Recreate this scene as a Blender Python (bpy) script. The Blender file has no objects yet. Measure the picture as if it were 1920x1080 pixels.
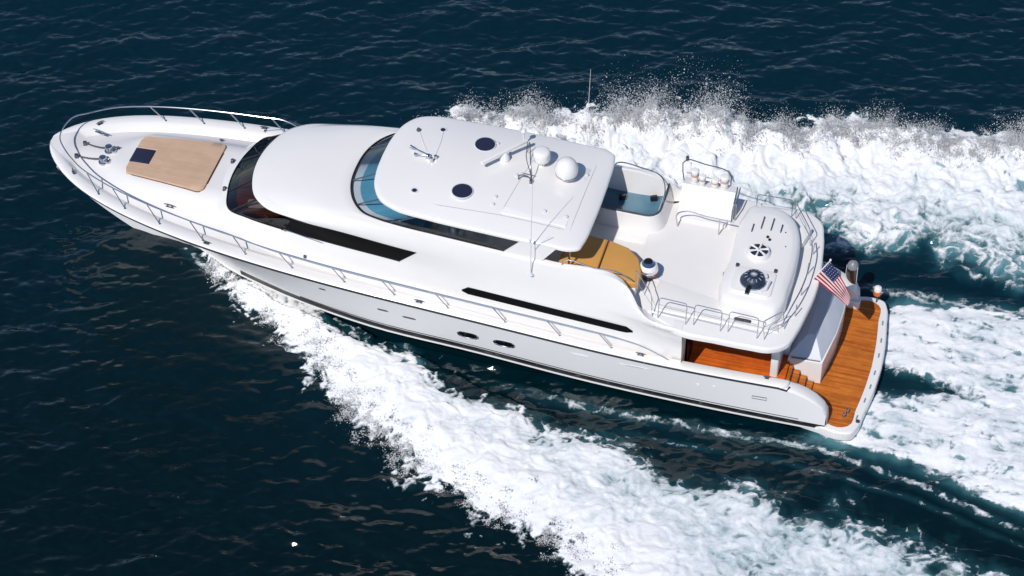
import bpy, bmesh, math, random
import numpy as np
from mathutils import Vector, Matrix
rad=math.radians
random.seed(7); RNG=np.random.default_rng(11)
sc=bpy.context.scene
COL=sc.collection

# ------------------------------------------------------------------ camera
cd=bpy.data.cameras.new('camera'); cam=bpy.data.objects.new('camera',cd); COL.objects.link(cam)
CR_=Vector((0.96206293,0.27280702,-0.00335252)); CU_=Vector((-0.19219394,0.6863974,0.70137016)); CF_=Vector((-0.19363987,0.6741179,-0.71278935))
M=Matrix((CR_,CU_,-CF_)).transposed().to_4x4(); M.translation=Vector((31.20393937,-55.53612516,59.43937538))
cam.matrix_world=M
cd.sensor_width=36; cd.lens=4912.4/1920*36; cd.clip_start=1; cd.clip_end=5000
sc.camera=cam
# ------------------------------------------------------------------ world, sun
SUN_EL=rad(50)
sund=Vector((-.28,-1,0)).normalized()           # horizontal direction towards the sun
w=bpy.data.worlds.new('World'); sc.world=w; w.use_nodes=True
nt=w.node_tree; nt.nodes.clear()
sky=nt.nodes.new('ShaderNodeTexSky'); sky.sky_type='NISHITA'; sky.sun_disc=False
sky.sun_elevation=SUN_EL; sky.sun_rotation=math.atan2(sund.x,sund.y)
sky.air_density=1.0; sky.dust_density=0; sky.ozone_density=1.8; sky.altitude=2500
bg=nt.nodes.new('ShaderNodeBackground'); bg.inputs[1].default_value=.10
wo=nt.nodes.new('ShaderNodeOutputWorld'); nt.links.new(sky.outputs[0],bg.inputs[0]); nt.links.new(bg.outputs[0],wo.inputs[0])
sl=bpy.data.lights.new('sun','SUN'); sl.energy=3.5; sl.angle=rad(.6); sl.color=(1,.97,.935)
so=bpy.data.objects.new('sun',sl); COL.objects.link(so)
sd=Vector((sund.x*math.cos(SUN_EL),sund.y*math.cos(SUN_EL),math.sin(SUN_EL)))
so.rotation_euler=sd.to_track_quat('Z','Y').to_euler(); so.location=(0,0,60)
sc.view_settings.view_transform='Standard'; sc.view_settings.look='None'; sc.view_settings.exposure=0.12; sc.view_settings.gamma=1
sc.cycles.max_bounces=8; sc.cycles.transparent_max_bounces=12

# ------------------------------------------------------------------ materials
def newmat(n):
    m=bpy.data.materials.new(n); m.use_nodes=True; t=m.node_tree; return m,t,t.nodes['Principled BSDF']
def plain(n,c,rough=.4,metal=0,spec=.5,coat=0,bump=0,bscale=30,var=0,vscale=2):
    m,t,b=newmat(n)
    b.inputs['Base Color'].default_value=(*c,1); b.inputs['Roughness'].default_value=rough
    b.inputs['Metallic'].default_value=metal; b.inputs['Specular IOR Level'].default_value=spec
    b.inputs['Coat Weight'].default_value=coat; b.inputs['Coat Roughness'].default_value=.08
    tc=t.nodes.new('ShaderNodeTexCoord')
    if var:
        nz=t.nodes.new('ShaderNodeTexNoise'); nz.inputs['Scale'].default_value=vscale; nz.inputs['Detail'].default_value=5
        t.links.new(tc.outputs['Object'],nz.inputs['Vector'])
        cr=t.nodes.new('ShaderNodeValToRGB'); cr.color_ramp.elements[0].position=.3; cr.color_ramp.elements[1].position=.7
        cr.color_ramp.elements[0].color=(*[x*(1-var) for x in c],1); cr.color_ramp.elements[1].color=(*[min(1,x*(1+var*.5)) for x in c],1)
        t.links.new(nz.outputs[0],cr.inputs[0]); t.links.new(cr.outputs[0],b.inputs['Base Color'])
    if bump:
        nb=t.nodes.new('ShaderNodeTexNoise'); nb.inputs['Scale'].default_value=bscale; nb.inputs['Detail'].default_value=3
        t.links.new(tc.outputs['Object'],nb.inputs['Vector'])
        bp=t.nodes.new('ShaderNodeBump'); bp.inputs['Strength'].default_value=bump; bp.inputs['Distance'].default_value=.02
        t.links.new(nb.outputs[0],bp.inputs['Height']); t.links.new(bp.outputs[0],b.inputs['Normal'])
    return m
WHITE=plain('gelcoat_white',(.80,.77,.745),.25,coat=.5,var=.02,vscale=.6)
WHITE2=plain('nonskid_white',(.76,.735,.71),.55,bump=.15,bscale=60,var=.03,vscale=1.2)
CREAM=plain('cream_vinyl',(.72,.70,.66),.5,var=.04)
GREYW=plain('grey_white_cover',(.62,.63,.68),.7,bump=.3,bscale=4,var=.06)
BLACK=plain('black_paint',(.008,.009,.012),.3)
RUB=plain('rub_strake',(.03,.035,.04),.3,metal=.5)
STEEL=plain('stainless',(.62,.63,.65),.22,metal=1)
DSTEEL=plain('tinted_steel',(.16,.165,.18),.35,metal=.8)
MUST=plain('mustard_vinyl',(.60,.30,.075),.5,bump=.1,bscale=8,var=.05)
NAVY=plain('navy_mesh',(.015,.018,.045),.5)
TEAL=plain('teal_cover',(.09,.29,.42),.55,bump=.2,bscale=3,var=.12,vscale=2)
MAHOG=plain('varnished_mahogany',(.05,.012,.006),.15,coat=.8,var=.4,vscale=3)
ORANGE=plain('orange_shell',(.6,.14,.03),.5)
DARKIN=plain('dark_interior',(.02,.018,.016),.6)
BLACKGL=plain('black_glass',(.003,.003,.004),.3,spec=.08)
RED=plain('flag_red',(.55,.02,.04),.7)
def wood(n,c1,c2,plank=.07,axis='x',rough=.4,gap=.5,gapc=(.05,.02,.01),stain=.72):
    m,t,b=newmat(n); N=t.nodes; L=t.links
    tc=N.new('ShaderNodeTexCoord'); sp=N.new('ShaderNodeSeparateXYZ'); L.new(tc.outputs['Object'],sp.inputs[0])
    along,across=('X','Y') if axis=='x' else ('Y','X')
    dv=N.new('ShaderNodeMath'); dv.operation='DIVIDE'; dv.inputs[1].default_value=plank; L.new(sp.outputs[across],dv.inputs[0])
    fl=N.new('ShaderNodeMath'); fl.operation='FLOOR'; L.new(dv.outputs[0],fl.inputs[0])
    fr=N.new('ShaderNodeMath'); fr.operation='FRACT'; L.new(dv.outputs[0],fr.inputs[0])
    cb=N.new('ShaderNodeCombineXYZ'); L.new(fl.outputs[0],cb.inputs[1])
    sx=N.new('ShaderNodeMath'); sx.operation='MULTIPLY'; sx.inputs[1].default_value=.55; L.new(sp.outputs[along],sx.inputs[0])
    ad=N.new('ShaderNodeMath'); ad.operation='MULTIPLY_ADD'; ad.inputs[1].default_value=.37; L.new(fl.outputs[0],ad.inputs[0]); L.new(sx.outputs[0],ad.inputs[2])
    f2=N.new('ShaderNodeMath'); f2.operation='FLOOR'; L.new(ad.outputs[0],f2.inputs[0]); L.new(f2.outputs[0],cb.inputs[0])
    wn=N.new('ShaderNodeTexWhiteNoise'); wn.noise_dimensions='3D'; L.new(cb.outputs[0],wn.inputs['Vector'])
    mp=N.new('ShaderNodeMapping'); mp.inputs['Scale'].default_value=(2.2,26,1) if axis=='x' else (26,2.2,1)
    L.new(tc.outputs['Object'],mp.inputs[0]); nz=N.new('ShaderNodeTexNoise'); nz.inputs['Scale'].default_value=1; nz.inputs['Detail'].default_value=6
    L.new(mp.outputs[0],nz.inputs['Vector'])
    mx=N.new('ShaderNodeMath'); mx.operation='MULTIPLY_ADD'; mx.inputs[1].default_value=.5; L.new(wn.outputs[0],mx.inputs[0])
    m2=N.new('ShaderNodeMath'); m2.operation='MULTIPLY'; m2.inputs[1].default_value=.55; L.new(nz.outputs[0],m2.inputs[0]); L.new(m2.outputs[0],mx.inputs[2])
    cr=N.new('ShaderNodeValToRGB'); cr.color_ramp.elements[0].position=.15; cr.color_ramp.elements[1].position=.8
    cr.color_ramp.elements[0].color=(*c1,1); cr.color_ramp.elements[1].color=(*c2,1); L.new(mx.outputs[0],cr.inputs[0])
    lt=N.new('ShaderNodeMath'); lt.operation='LESS_THAN'; lt.inputs[1].default_value=.1; L.new(fr.outputs[0],lt.inputs[0])
    g=N.new('ShaderNodeMath'); g.operation='MULTIPLY'; g.inputs[1].default_value=gap; L.new(lt.outputs[0],g.inputs[0])
    mc=N.new('ShaderNodeMixRGB'); mc.inputs[2].default_value=(*gapc,1); L.new(g.outputs[0],mc.inputs[0]); L.new(cr.outputs[0],mc.inputs[1])
    n3=N.new('ShaderNodeTexNoise'); n3.inputs['Scale'].default_value=1.6; n3.inputs['Detail'].default_value=5; n3.inputs['Roughness'].default_value=.65; L.new(tc.outputs['Object'],n3.inputs['Vector'])
    r3=N.new('ShaderNodeMapRange'); r3.inputs[1].default_value=.35; r3.inputs[2].default_value=.7; r3.inputs[3].default_value=1.06; r3.inputs[4].default_value=stain; L.new(n3.outputs[0],r3.inputs[0])
    ms=N.new('ShaderNodeVectorMath'); ms.operation='SCALE'; L.new(mc.outputs[0],ms.inputs[0]); L.new(r3.outputs[0],ms.inputs['Scale'])
    L.new(ms.outputs[0],b.inputs['Base Color']); b.inputs['Roughness'].default_value=rough; b.inputs['Specular IOR Level'].default_value=.25
    return m
TEAK=wood('teak_planks',(.36,.075,.008),(.62,.19,.025),plank=.055,rough=.65)
TEAKD=wood('cockpit_teak',(.42,.065,.006),(.70,.15,.012),plank=.055,rough=.65)
PADM=wood('tan_pad_slats',(.50,.33,.225),(.56,.38,.265),plank=.10,gap=.4,rough=.6,gapc=(.3,.2,.12),stain=.94)
WOODIN=wood('cabin_wood',(.12,.03,.012),(.34,.10,.04),plank=.35,axis='x',rough=.4,gap=.6)
def glass(n,tint,refl=.9,dens=.5):
    m,t,b=newmat(n); N=t.nodes; L=t.links; N.remove(b)
    tr=N.new('ShaderNodeBsdfTransparent'); tr.inputs[0].default_value=(*tint,1)
    gl=N.new('ShaderNodeBsdfGlossy'); gl.inputs['Roughness'].default_value=.03; gl.inputs['Color'].default_value=(refl,refl,refl,1)
    fr=N.new('ShaderNodeFresnel'); fr.inputs[0].default_value=1.5
    mx=N.new('ShaderNodeMixShader'); L.new(fr.outputs[0],mx.inputs[0]); L.new(tr.outputs[0],mx.inputs[1]); L.new(gl.outputs[0],mx.inputs[2])
    L.new(mx.outputs[0],N['Material Output'].inputs[0]); return m
GLS=glass('smoked_glass',(.42,.36,.36)); GLB=glass('fly_glass',(.90,.95,.97)); GLT=glass('tub_glass',(.25,.5,.6))

# ------------------------------------------------------------------ mesh helpers
def link(o,parent):
    COL.objects.link(o)
    if parent: o.parent=parent
    return o
def smooth(me,ang=38):
    bm=bmesh.new(); bm.from_mesh(me)
    for f in bm.faces: f.smooth=True
    for e in bm.edges:
        if len(e.link_faces)==2 and e.calc_face_angle(0)>rad(ang): e.smooth=False
    bm.to_mesh(me); bm.free()
class MB:
    def __init__(s): s.v=[]; s.f=[]; s.mi=[]; s.m=0
    def add(s,v,f):
        o=len(s.v); s.v+=[tuple(p) for p in v]; s.f+=[tuple(i+o for i in q) for q in f]; s.mi+=[s.m]*len(f); return s
    def grid(s,rows,closed=False,caps=False):
        n=len(rows[0]); v=[p for r in rows for p in r]; f=[]
        for i in range(len(rows)-1):
            for j in range(n if closed else n-1):
                k=(j+1)%n; f.append((i*n+j,i*n+k,(i+1)*n+k,(i+1)*n+j))
        if caps: f.append(tuple(range(n-1,-1,-1))); f.append(tuple((len(rows)-1)*n+j for j in range(n)))
        return s.add(v,f)
    def tube(s,path,r,n=8,closed=False):
        P=[Vector(p) for p in path]; rows=[]; m=len(P)
        up=None
        for i in range(m):
            if closed: d=(P[(i+1)%m]-P[i-1])
            else: d=P[min(i+1,m-1)]-P[max(i-1,0)]
            d.normalize()
            if up is None:
                up=Vector((0,0,1)) if abs(d.z)<.9 else Vector((1,0,0))
            a=d.cross(up).normalized(); b=a.cross(d).normalized(); up=b
            rr=r[i] if isinstance(r,(list,tuple)) else r
            rows.append([P[i]+(a*math.cos(t)+b*math.sin(t))*rr for t in [2*math.pi*k/n for k in range(n)]])
        if closed: rows.append(rows[0]); return s.grid(rows,True)
        return s.grid(rows,True,True)
    def lathe(s,prof,c=(0,0,0),n=24,axis=(0,0,1)):
        c=Vector(c); q=Vector((0,0,1)).rotation_difference(Vector(axis).normalized()); rows=[]
        for r,z in prof: rows.append([c+q@Vector((r*math.cos(2*math.pi*k/n),r*math.sin(2*math.pi*k/n),z)) for k in range(n)])
        return s.grid(rows,True,True)
    def prism(s,out,z0,z1,bev=.02,seg=2):
        # outline (x,y) list counter-clockwise; rounded top edge by inset rows
        n=len(out); O=[Vector((p[0],p[1])) for p in out]; nr=[]
        for i in range(n):
            d=(O[(i+1)%n]-O[i-1]).normalized(); nr.append(Vector((-d.y,d.x)))
        area=sum(O[i].x*O[(i+1)%n].y-O[(i+1)%n].x*O[i].y for i in range(n))
        sg=1 if area>0 else -1
        zf=lambda z,p: z(p.x,p.y) if callable(z) else z
        rows=[]; rows.append([(p.x,p.y,zf(z0,p)) for p in O])
        for k in range(seg+1):
            a=math.pi/2*k/seg; ins=bev*(1-math.cos(a)); dz=bev*(1-math.sin(a))
            rows.append([(O[i].x+nr[i].x*ins*sg,O[i].y+nr[i].y*ins*sg,zf(z1,O[i])-dz) for i in range(n)])
        return s.grid(rows,True,True)
    def box(s,c,d,rz=0,bev=0):
        x,y,z=d[0]/2,d[1]/2,d[2]/2; r=Matrix.Rotation(rz,2)
        out=[r@Vector(p) for p in ((-x,-y),(x,-y),(x,y),(-x,y))]
        if bev:
            rr=min(bev,x*.9,y*.9); out=[]
            for sx,sy,a0 in ((1,-1,-90),(1,1,0),(-1,1,90),(-1,-1,180)):
                for k in range(4):
                    a=rad(a0+30*k); out.append(r@Vector((sx*(x-rr)+rr*math.cos(a),sy*(y-rr)+rr*math.sin(a))))
        out=[(p.x+c[0],p.y+c[1]) for p in out]
        return s.prism(out,c[2]-z,c[2]+z,bev*.6 if bev else .0005,2 if bev else 1)
    def build(s,name,mat,parent=None,ang=38,loc=None):
        me=bpy.data.meshes.new(name); v=s.v
        if loc is not None: v=[(p[0]-loc[0],p[1]-loc[1],p[2]-loc[2]) for p in v]
        me.from_pydata(v,[],s.f)
        mats=mat if isinstance(mat,(list,tuple)) else [mat]
        for m in mats: me.materials.append(m)
        for p,i in zip(me.polygons,s.mi): p.material_index=i
        bm=bmesh.new(); bm.from_mesh(me); bmesh.ops.remove_doubles(bm,verts=bm.verts,dist=.0004); bmesh.ops.recalc_face_normals(bm,faces=bm.faces); bm.to_mesh(me); bm.free()
        smooth(me,ang)
        o=bpy.data.objects.new(name,me)
        if loc is not None: o.location=loc
        return link(o,parent)
def tag(o,label,cat,group=None,kind=None):
    if label: o['label']=label
    if cat: o['category']=cat
    if group: o['group']=group
    if kind: o['kind']=kind
    return o
def empty(name,loc,label,cat,group=None):
    o=bpy.data.objects.new(name,None); o.location=loc; COL.objects.link(o); return tag(o,label,cat,group)
class P:
    """part builder: shapes in world coordinates, object parented to root placed at its own loc"""
def part(root,name,mb,mat,ang=38):
    o=mb.build(name,mat,None,ang); o.parent=root
    L=root.matrix_world.translation if False else Vector(root.location)
    r=root
    while r.parent: r=r.parent; L=L+Vector(r.location)
    me=o.data; me.transform(Matrix.Translation(-L)); return o
def crs(pts,m=8,closed=False):
    P=[Vector(p) for p in pts]; n=len(P); out=[]
    def tan(i):
        if closed: a,b,c=P[(i-1)%n],P[i%n],P[(i+1)%n]
        else:
            if i==0: return (P[1]-P[0])/max((P[1]-P[0]).length,1e-6)
            if i==n-1: return (P[-1]-P[-2])/max((P[-1]-P[-2]).length,1e-6)
            a,b,c=P[i-1],P[i],P[i+1]
        h0=max((b-a).length,1e-6); h1=max((c-b).length,1e-6)
        return ((b-a)/h0*h1+(c-b)/h1*h0)/(h0+h1)
    for i in range(n if closed else n-1):
        a,b=P[i],P[(i+1)%n]; h=(b-a).length; ta,tb=tan(i)*h,tan((i+1)%n if closed else i+1)*h
        for k in range(m):
            t=k/m; out.append(a*(2*t**3-3*t*t+1)+ta*(t**3-2*t*t+t)+b*(-2*t**3+3*t*t)+tb*(t**3-t*t))
    if not closed: out.append(P[-1])
    return out
def full(half):   # half contour starting on the centre line, y>0 -> port-aft .. front .. starboard-aft
    return [(p[0],-p[1],p[2]) for p in half[:0:-1]]+list(half)
def lin(x,X,Y): return float(np.interp(x,X,Y))
def nat(X,Y,sq=False):
    X=np.array(X,float);Y=np.array(Y,float); S=np.sqrt(X) if sq else X
    n=len(S);h=np.diff(S);A=np.zeros((n,n));b=np.zeros(n);A[0,0]=A[-1,-1]=1
    for i in range(1,n-1):
        A[i,i-1]=h[i-1];A[i,i]=2*(h[i-1]+h[i]);A[i,i+1]=h[i];b[i]=6*((Y[i+1]-Y[i])/h[i]-(Y[i]-Y[i-1])/h[i-1])
    Mm=np.linalg.solve(A,b)
    def f(x):
        t=math.sqrt(max(x,0)) if sq else x; k=int(np.clip(np.searchsorted(S,t)-1,0,n-2)); a=(S[k+1]-t)/h[k]; bb=(t-S[k])/h[k]
        return float(a*Y[k]+bb*Y[k+1]+((a**3-a)*Mm[k]+(bb**3-bb)*Mm[k+1])*h[k]**2/6)
    return f

# ------------------------------------------------------------------ hull form
yg=nat([0,.25,1,2.2,4,7,11,16,21,25],[0,.62,1.36,2.01,2.54,2.99,3.22,3.24,3.13,2.80],True)
zg=nat([0,5,10,15,20,25],[3.3,2.94,2.68,2.40,2.06,1.74])
yc=nat([0,3.6,4.3,5.2,6,7.3,8.4,10,11.6,14.4,17.5,20,25,27],[0,0,.12,.5,.95,1.55,2.0,2.45,2.72,2.9,2.95,2.95,2.86,2.8])
zc=nat([0,.5,1,2,3,4,5.2,6,7.3,8.4,10,11.6,14.4,17.5,20,25,27],[3.22,2.62,2.15,1.38,.78,.38,.25,.3,.5,.68,.82,.86,.9,.72,.6,.5,.48])
def side(x,z):
    """|y| of the topsides at height z"""
    a,b=zg(x),zc(x); u=min(1,max(0,(a-z)/(a-b))); p=1+.9*max(0,min(1,(9-x)/7))
    c=max(0,yc(x)); g=yg(x)
    return c+(g-c)*((1-u)**p*.75+.25*(1-u))
yacht=empty('motor_yacht',(13,0,0),'long white motor yacht speeding left with hardtop, dark windows and teak stern platform','yacht')

# stations
XS=[0.02,.06,.12,.2,.3,.45,.65,.9,1.2,1.5,1.9,2.3,2.8,3.3,3.8,4.3,4.8,5.4,6]+[6.6+.6*i for i in range(30)]
XS=[x for x in XS if x<24.0]+[24.0,24.3]
ZTOP=lambda x: zg(x)-.02
hull=MB(); 
AFTX=[24.5,24.8,25.1,25.4,25.65,25.8]; AFTZ=[1.68,1.60,1.47,1.30,1.10,.88]
st=[(x,ZTOP(x)) for x in XS]+list(zip(AFTX,AFTZ))
for sgn in (-1,1):
    rows=[]
    for x,zt in st:
        b=zc(x); n=12; r=[]
        for i in range(n+1):
            z=zt+(b-zt)*i/n; r.append((x,sgn*max(side(x,z),.004),z))
        rows.append(r)
    hull.m=0; hull.grid(rows)
    # below: black band, white pin line, bottom
    def strip(z0,z1,y0,y1,m):
        rr=[]
        for x,zt in st:
            c=max(yc(x),.0); b=zc(x); k=min(1,c/.6)
            rr.append([(x,sgn*max(c+y0*k,.004),b+z0),(x,sgn*max(c+y1*k,.004),b+z1)])
        i0=[i for i,q in enumerate(st) if q[0]<6.9][-1]
        hull.m=0; hull.grid(rr[:i0+1]); hull.m=m; hull.grid(rr[i0:])
    strip(0,-.20,0,-.02,1); strip(-.20,-.20,-.02,.015,0); strip(-.20,-.235,.015,.015,0); strip(-.235,-.25,.015,-.10,1); strip(-.25,-1.1,-.10,-1.3,1)
hull.m=0
hull_o=part(yacht,'hull',hull,[plain('hull_paint',(.77,.75,.735),.45,spec=.35,var=.015,vscale=.5),BLACK],50)
# thin black line above boot stripe and dark rub rail
rb=MB()
for sgn in (-1,1):
    rb.tube([(x,sgn*(max(side(x,ZTOP(x)),.01)+.01),zg(x)-.035) for x in XS]+[(24.55,sgn*(side(24.5,1.6)-.02),1.66),(24.62,sgn*2.7,1.72)],.032,6)
part(yacht,'rub_rail',rb,RUB)
rb=MB()
for sgn in (-1,1):
    rb.tube([(x,sgn*(side(x,zc(x)+.1)+.004),zc(x)+.075) for x in [9+.8*i for i in range(21)]],.014,5)
part(yacht,'pin_stripe',rb,BLACK)

# ------------------------------------------------------------------ deck : cap + side deck + foredeck
def deckz(x,y):
    """foredeck crown"""
    g=zg(x); cen=lin(x,[0,.9,2,3,5,6.5,9],[3.12,3.12,3.2,3.32,3.40,3.42,3.3])
    hw=max(yg(x)-.72,.05); fw=1.0*max(0,min(1,(x-1.8)/1.2))*min(1,max(0,(hw-.9)/.6)); u=min(1,max(0,abs(y)-fw)/max(hw-fw,.05)); return (g-.16)+(cen-(g-.16))*(1-u*u*(3-2*u))
dk=MB(); rows=[]
xs=[0.02,.06,.12,.2,.3,.45,.65,.9]+[1.2+.3*i for i in range(78)]; xs=[x for x in xs if x<=24.3]
for x in xs:
    g=yg(x); z=zg(x); capw=min(.42,g*.45) if x<8 else max(.34,.42-.01*(x-8)); wall=min(.24,max(0,g-capw)*.5) if x<9 else .1
    if x<.75: wall=min(wall,.02)
    r=[(-g,z-.03),(-g+.02,z+.005),(-g+.06,z+.03),(-g+capw*.5,z+.04),(-g+capw-.04,z+.035),(-g+capw,z+.02)]
    yi=g-capw-wall
    fl=(lambda yy: deckz(x,yy)) if x<9 else (lambda yy: zg(x)-.12)
    if x<.75: fl=lambda yy: z+.02
    r.append((-yi-wall*.4,(z+.02+fl(yi))*.5)); 
    for k in range(9): yy=-yi*(1-k/8); r.append((yy,fl(yy)))
    r=r+[(-a,b) for a,b in r[-2::-1]]
    rows.append([(x,a,b) for a,b in r])
iC=[i for i,x in enumerate(xs) if x<21.2][-1]
def deckgrid(rr):
    nf=len(dk.f); dk.grid(rr); n=len(rr[0])-1
    for q in range(nf,len(dk.f)):
        if 7<=(q-nf)%n<n-7: dk.mi[q]=1
deckgrid(rows[:iC+1])
# aft of the deckhouse only the caps remain
def aftcap(sgn):
    rr=[]
    for r in rows[iC:]:
        q=r[:6] if sgn<0 else r[:-7:-1]
        x=q[0][0]; rr.append(list(q)+[(x,q[-1][1],1.18)])
    # rounded end of the cap
    x,y0,z0=24.3,yg(24.3),zg(24.3)
    for k in range(1,7):
        a=k/6; xx=24.3+.28*math.sin(a*math.pi/2); sh=(1-math.cos(a*math.pi/2))
        rr.append([(xx,p[1]+(sgn*(y0-.42)-p[1])*sh*.55,p[2]-.06*sh) for p in rr[-k][:7]])
        rr[-1][6]=(xx,rr[-1][5][1],1.0)
    return rr
for s_ in (-1,1): dk.grid(aftcap(s_))
part(yacht,'deck',dk,[WHITE,plain('deck_nonskid',(.72,.695,.685),.6,bump=.25,bscale=45,var=.04,vscale=.9)],45)

# stern wings: sloping thick ends of the topsides down to the platform
for sgn in (-1,1):
    m=MB(); rr=[]
    for x,zt in [(24.3,1.66)]+list(zip(AFTX,AFTZ)):
        o=side(x,zt); t=lin(x,[24.3,25.3,25.8],[.42,.46,.4])
        rr.append([(x,sgn*(o+.001),zt-.03),(x,sgn*(o-.03),zt+.03),(x,sgn*(o-.1),zt+.06),(x,sgn*(o-t+.08),zt+.05),(x,sgn*(o-t),zt),(x,sgn*(o-t),.4)])
    e=rr[-1]; rr.append([(25.86,p[1]*.995,min(p[2],.42)-.02) for p in e])
    m.grid(rr); part(yacht,'quarter_wing',m,WHITE,60)

# ------------------------------------------------------------------ deckhouse contours
A=[(5.92,0,3.40),(6.04,1.05,3.34),(6.4,1.85,3.14),(7.0,2.12,2.94)]
A+=[(x,y,zg(x)-.13) for x,y in ((8.5,2.44),(10.5,2.6),(12.4,2.66),(14.3,2.70),(17,2.74),(19.6,2.74),(20.3,2.74),(21.3,2.70))]
B=[(6.24,0,3.5),(6.36,.95,3.5),(6.68,1.70,3.5),(7.3,1.88,3.5),(8.6,2.09,3.5),(10.5,2.28,3.5),(12.42,2.42,3.48),(14.3,2.54,3.35),(17,2.62,3.25),(19.6,2.70,3.15),(20.3,2.76,3.15),(21.3,2.88,3.18)]
Cc=[(7.10,0,4.1),(7.22,.8,4.1),(7.56,1.54,4.1),(7.98,1.90,4.1),(8.9,2.15,4.1),(10.6,2.31,4.1),(12.98,2.46,4.02),(14.6,2.5,3.98),(17.2,2.54,3.8),(19.6,2.74,3.44),(20.35,2.88,3.36),(21.3,3.0,3.36)]
D0=[(7.06,0,4.16),(7.17,.83,4.16),(7.52,1.60,4.16),(7.96,1.96,4.16),(8.9,2.19,4.17),(10.6,2.33,4.2),(12.98,2.45,4.2),(14.6,2.46,4.2),(17.2,2.5,4.1),(19.55,2.62,3.9),(20.35,2.87,3.46),(21.3,2.99,3.46)]
D=[(7.3,0,4.28),(7.42,.76,4.28),(7.75,1.45,4.28),(8.2,1.80,4.28),(9.1,2.06,4.34),(10.7,2.22,4.48),(12.98,2.34,4.55),(14.6,2.36,4.55),(17.2,2.4,4.5),(19.45,2.44,4.36),(20.15,2.72,3.53),(21.3,2.94,3.5)]
Ee=[(10.30,0,4.66),(10.42,.92,4.66),(10.68,1.45,4.65),(11.08,1.84,4.64),(11.65,2.0,4.63),(12.4,2.09,4.62),(13.4,2.13,4.61),(14.7,2.20,4.6),(17.2,2.24,4.55),(19.3,2.28,4.4),(19.95,2.5,3.56),(21.3,2.62,3.5)]
F_=[(p[0]+(.12 if p[1]<1 else .05),max(0,p[1]-.1) if p[1]<1.4 else p[1]-.1,3.5) for p in Ee]
S={k:crs(full(v),6) for k,v in dict(A=A,B=B,C=Cc,D0=D0,D=D,E=Ee,F=F_).items()}
N=len(S['A']); mid=N//2; iw=lambda k: (mid-6*k,mid+6*k)
def ruled(a,b,rows=2,bulge=0):
    out=[]
    for i in range(rows+1):
        t=i/rows; out.append([p.lerp(q,t)+Vector((0,0,bulge*4*t*(1-t))) for p,q in zip(a,b)])
    return out
hs=MB(); hs.grid(ruled(S['A'],S['B'],3))
lo,hi=iw(6)
hs.grid(ruled(S['B'][:lo+1],S['C'][:lo+1],2)); hs.grid(ruled(S['B'][hi:],S['C'][hi:],2))
hs.grid([S['C'],S['D0'],[a.lerp(b,.5)+Vector((0,0,.025)) for a,b in zip(S['D0'],S['D'])],S['D']])
part(yacht,'deckhouse',hs,WHITE,50)
hd=MB(); R_=[]
for i in range(9):
    t=i/8; r=[]
    for p,q in zip(S['D'],S['E']):
        v=p.lerp(q,t); v.z+=.10*math.sin(math.pi*t)*max(0,min(1,(12.5-v.x)/3)); r.append(v)
    R_.append(r)
hd.grid(R_); hd.grid([S['E'],[p+Vector((.03 if abs(p.y)<1.8 else 0,-.04*(1 if p.y>0 else -1) if abs(p.y)>.5 else 0,-.02)) for p in S['E']],S['F']])
part(yacht,'coachroof',hd,WHITE,50)
# windshield and side windows, 8 mm proud of the house
def off(P,d):
    out=[]
    for i,p in enumerate(P):
        a=P[max(i-1,0)]; b=P[min(i+1,len(P)-1)]; t=(b-a).normalized(); n=Vector((-t.y,t.x,0)).normalized(); out.append(p+n*d)
    return out
lo4,hi4=iw(4)
g=MB(); g.grid([ [p.lerp(q,t) for p,q in zip(off(S['B'],.006)[lo4:hi4+1],off(S['C'],.006)[lo4:hi4+1])] for t in (0,.33,.66,1)])
ws=part(yacht,'windshield',g,GLS,60)
for i in (mid-13,mid-6,mid+3,mid+11):
    g=MB(); a,b=off(S['B'],.01)[i],off(S['C'],.01)[i]; g.tube([a,a.lerp(b,.5),b],.03,6); part(ws,'mullion',g,BLACK)
g=MB(); g.tube([p for p in off(S['B'],.012)[lo4-12:hi4+13]],.025,6); part(ws,'window_seal',g,BLACK)
for sl_,(i0,i1) in enumerate(((lo,lo4),(hi4,hi))):
    g=MB(); b_,c_=off(S['B'],.012)[i0:i1+1],off(S['C'],.012)[i0:i1+1]
    g.grid([[p.lerp(q,t) for p,q in zip(b_,c_)] for t in (0,.5,1)])
    o=part(yacht,'side_window',g,BLACKGL,60); o['label']='long black tinted side window tapering to a point'
# cabin seen through the windshield
g=MB()
base=[p for p in S['B'][lo4-2:hi4+3]]
ins=[Vector((p.x+.28,p.y*.94,3.56)) for p in base]; far_=[Vector((max(p.x+.3,9.4),p.y*.94,3.5)) for p in base]
g.grid([[Vector((p.x+.02,p.y*.985,3.51)) for p in base],ins]); part(yacht,'dashboard_ledge',g,NAVY)
g=MB(); g.grid([ins,[p.lerp(q,.35)+Vector((0,0,.02)) for p,q in zip(ins,far_)],[p+Vector((0,0,.1)) for p in far_]]); part(yacht,'dashboard',g,WOODIN)
g=MB(); g.box((7.55,-1.35,3.66),(.75,.3,.12),.25,.08); part(yacht,'dash_cushion',g,CREAM)
# wipers on the foredeck side of the glass
for a,b in (((6.55,1.95,3.55),(7.15,2.0,3.72)),((8.6,-2.2,3.62),(9.9,-2.34,3.5))):
    g=MB(); g.tube([a,b],.014,5); g.box(a,(.08,.08,.05)); part(yacht,'wiper',g,STEEL)
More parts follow.
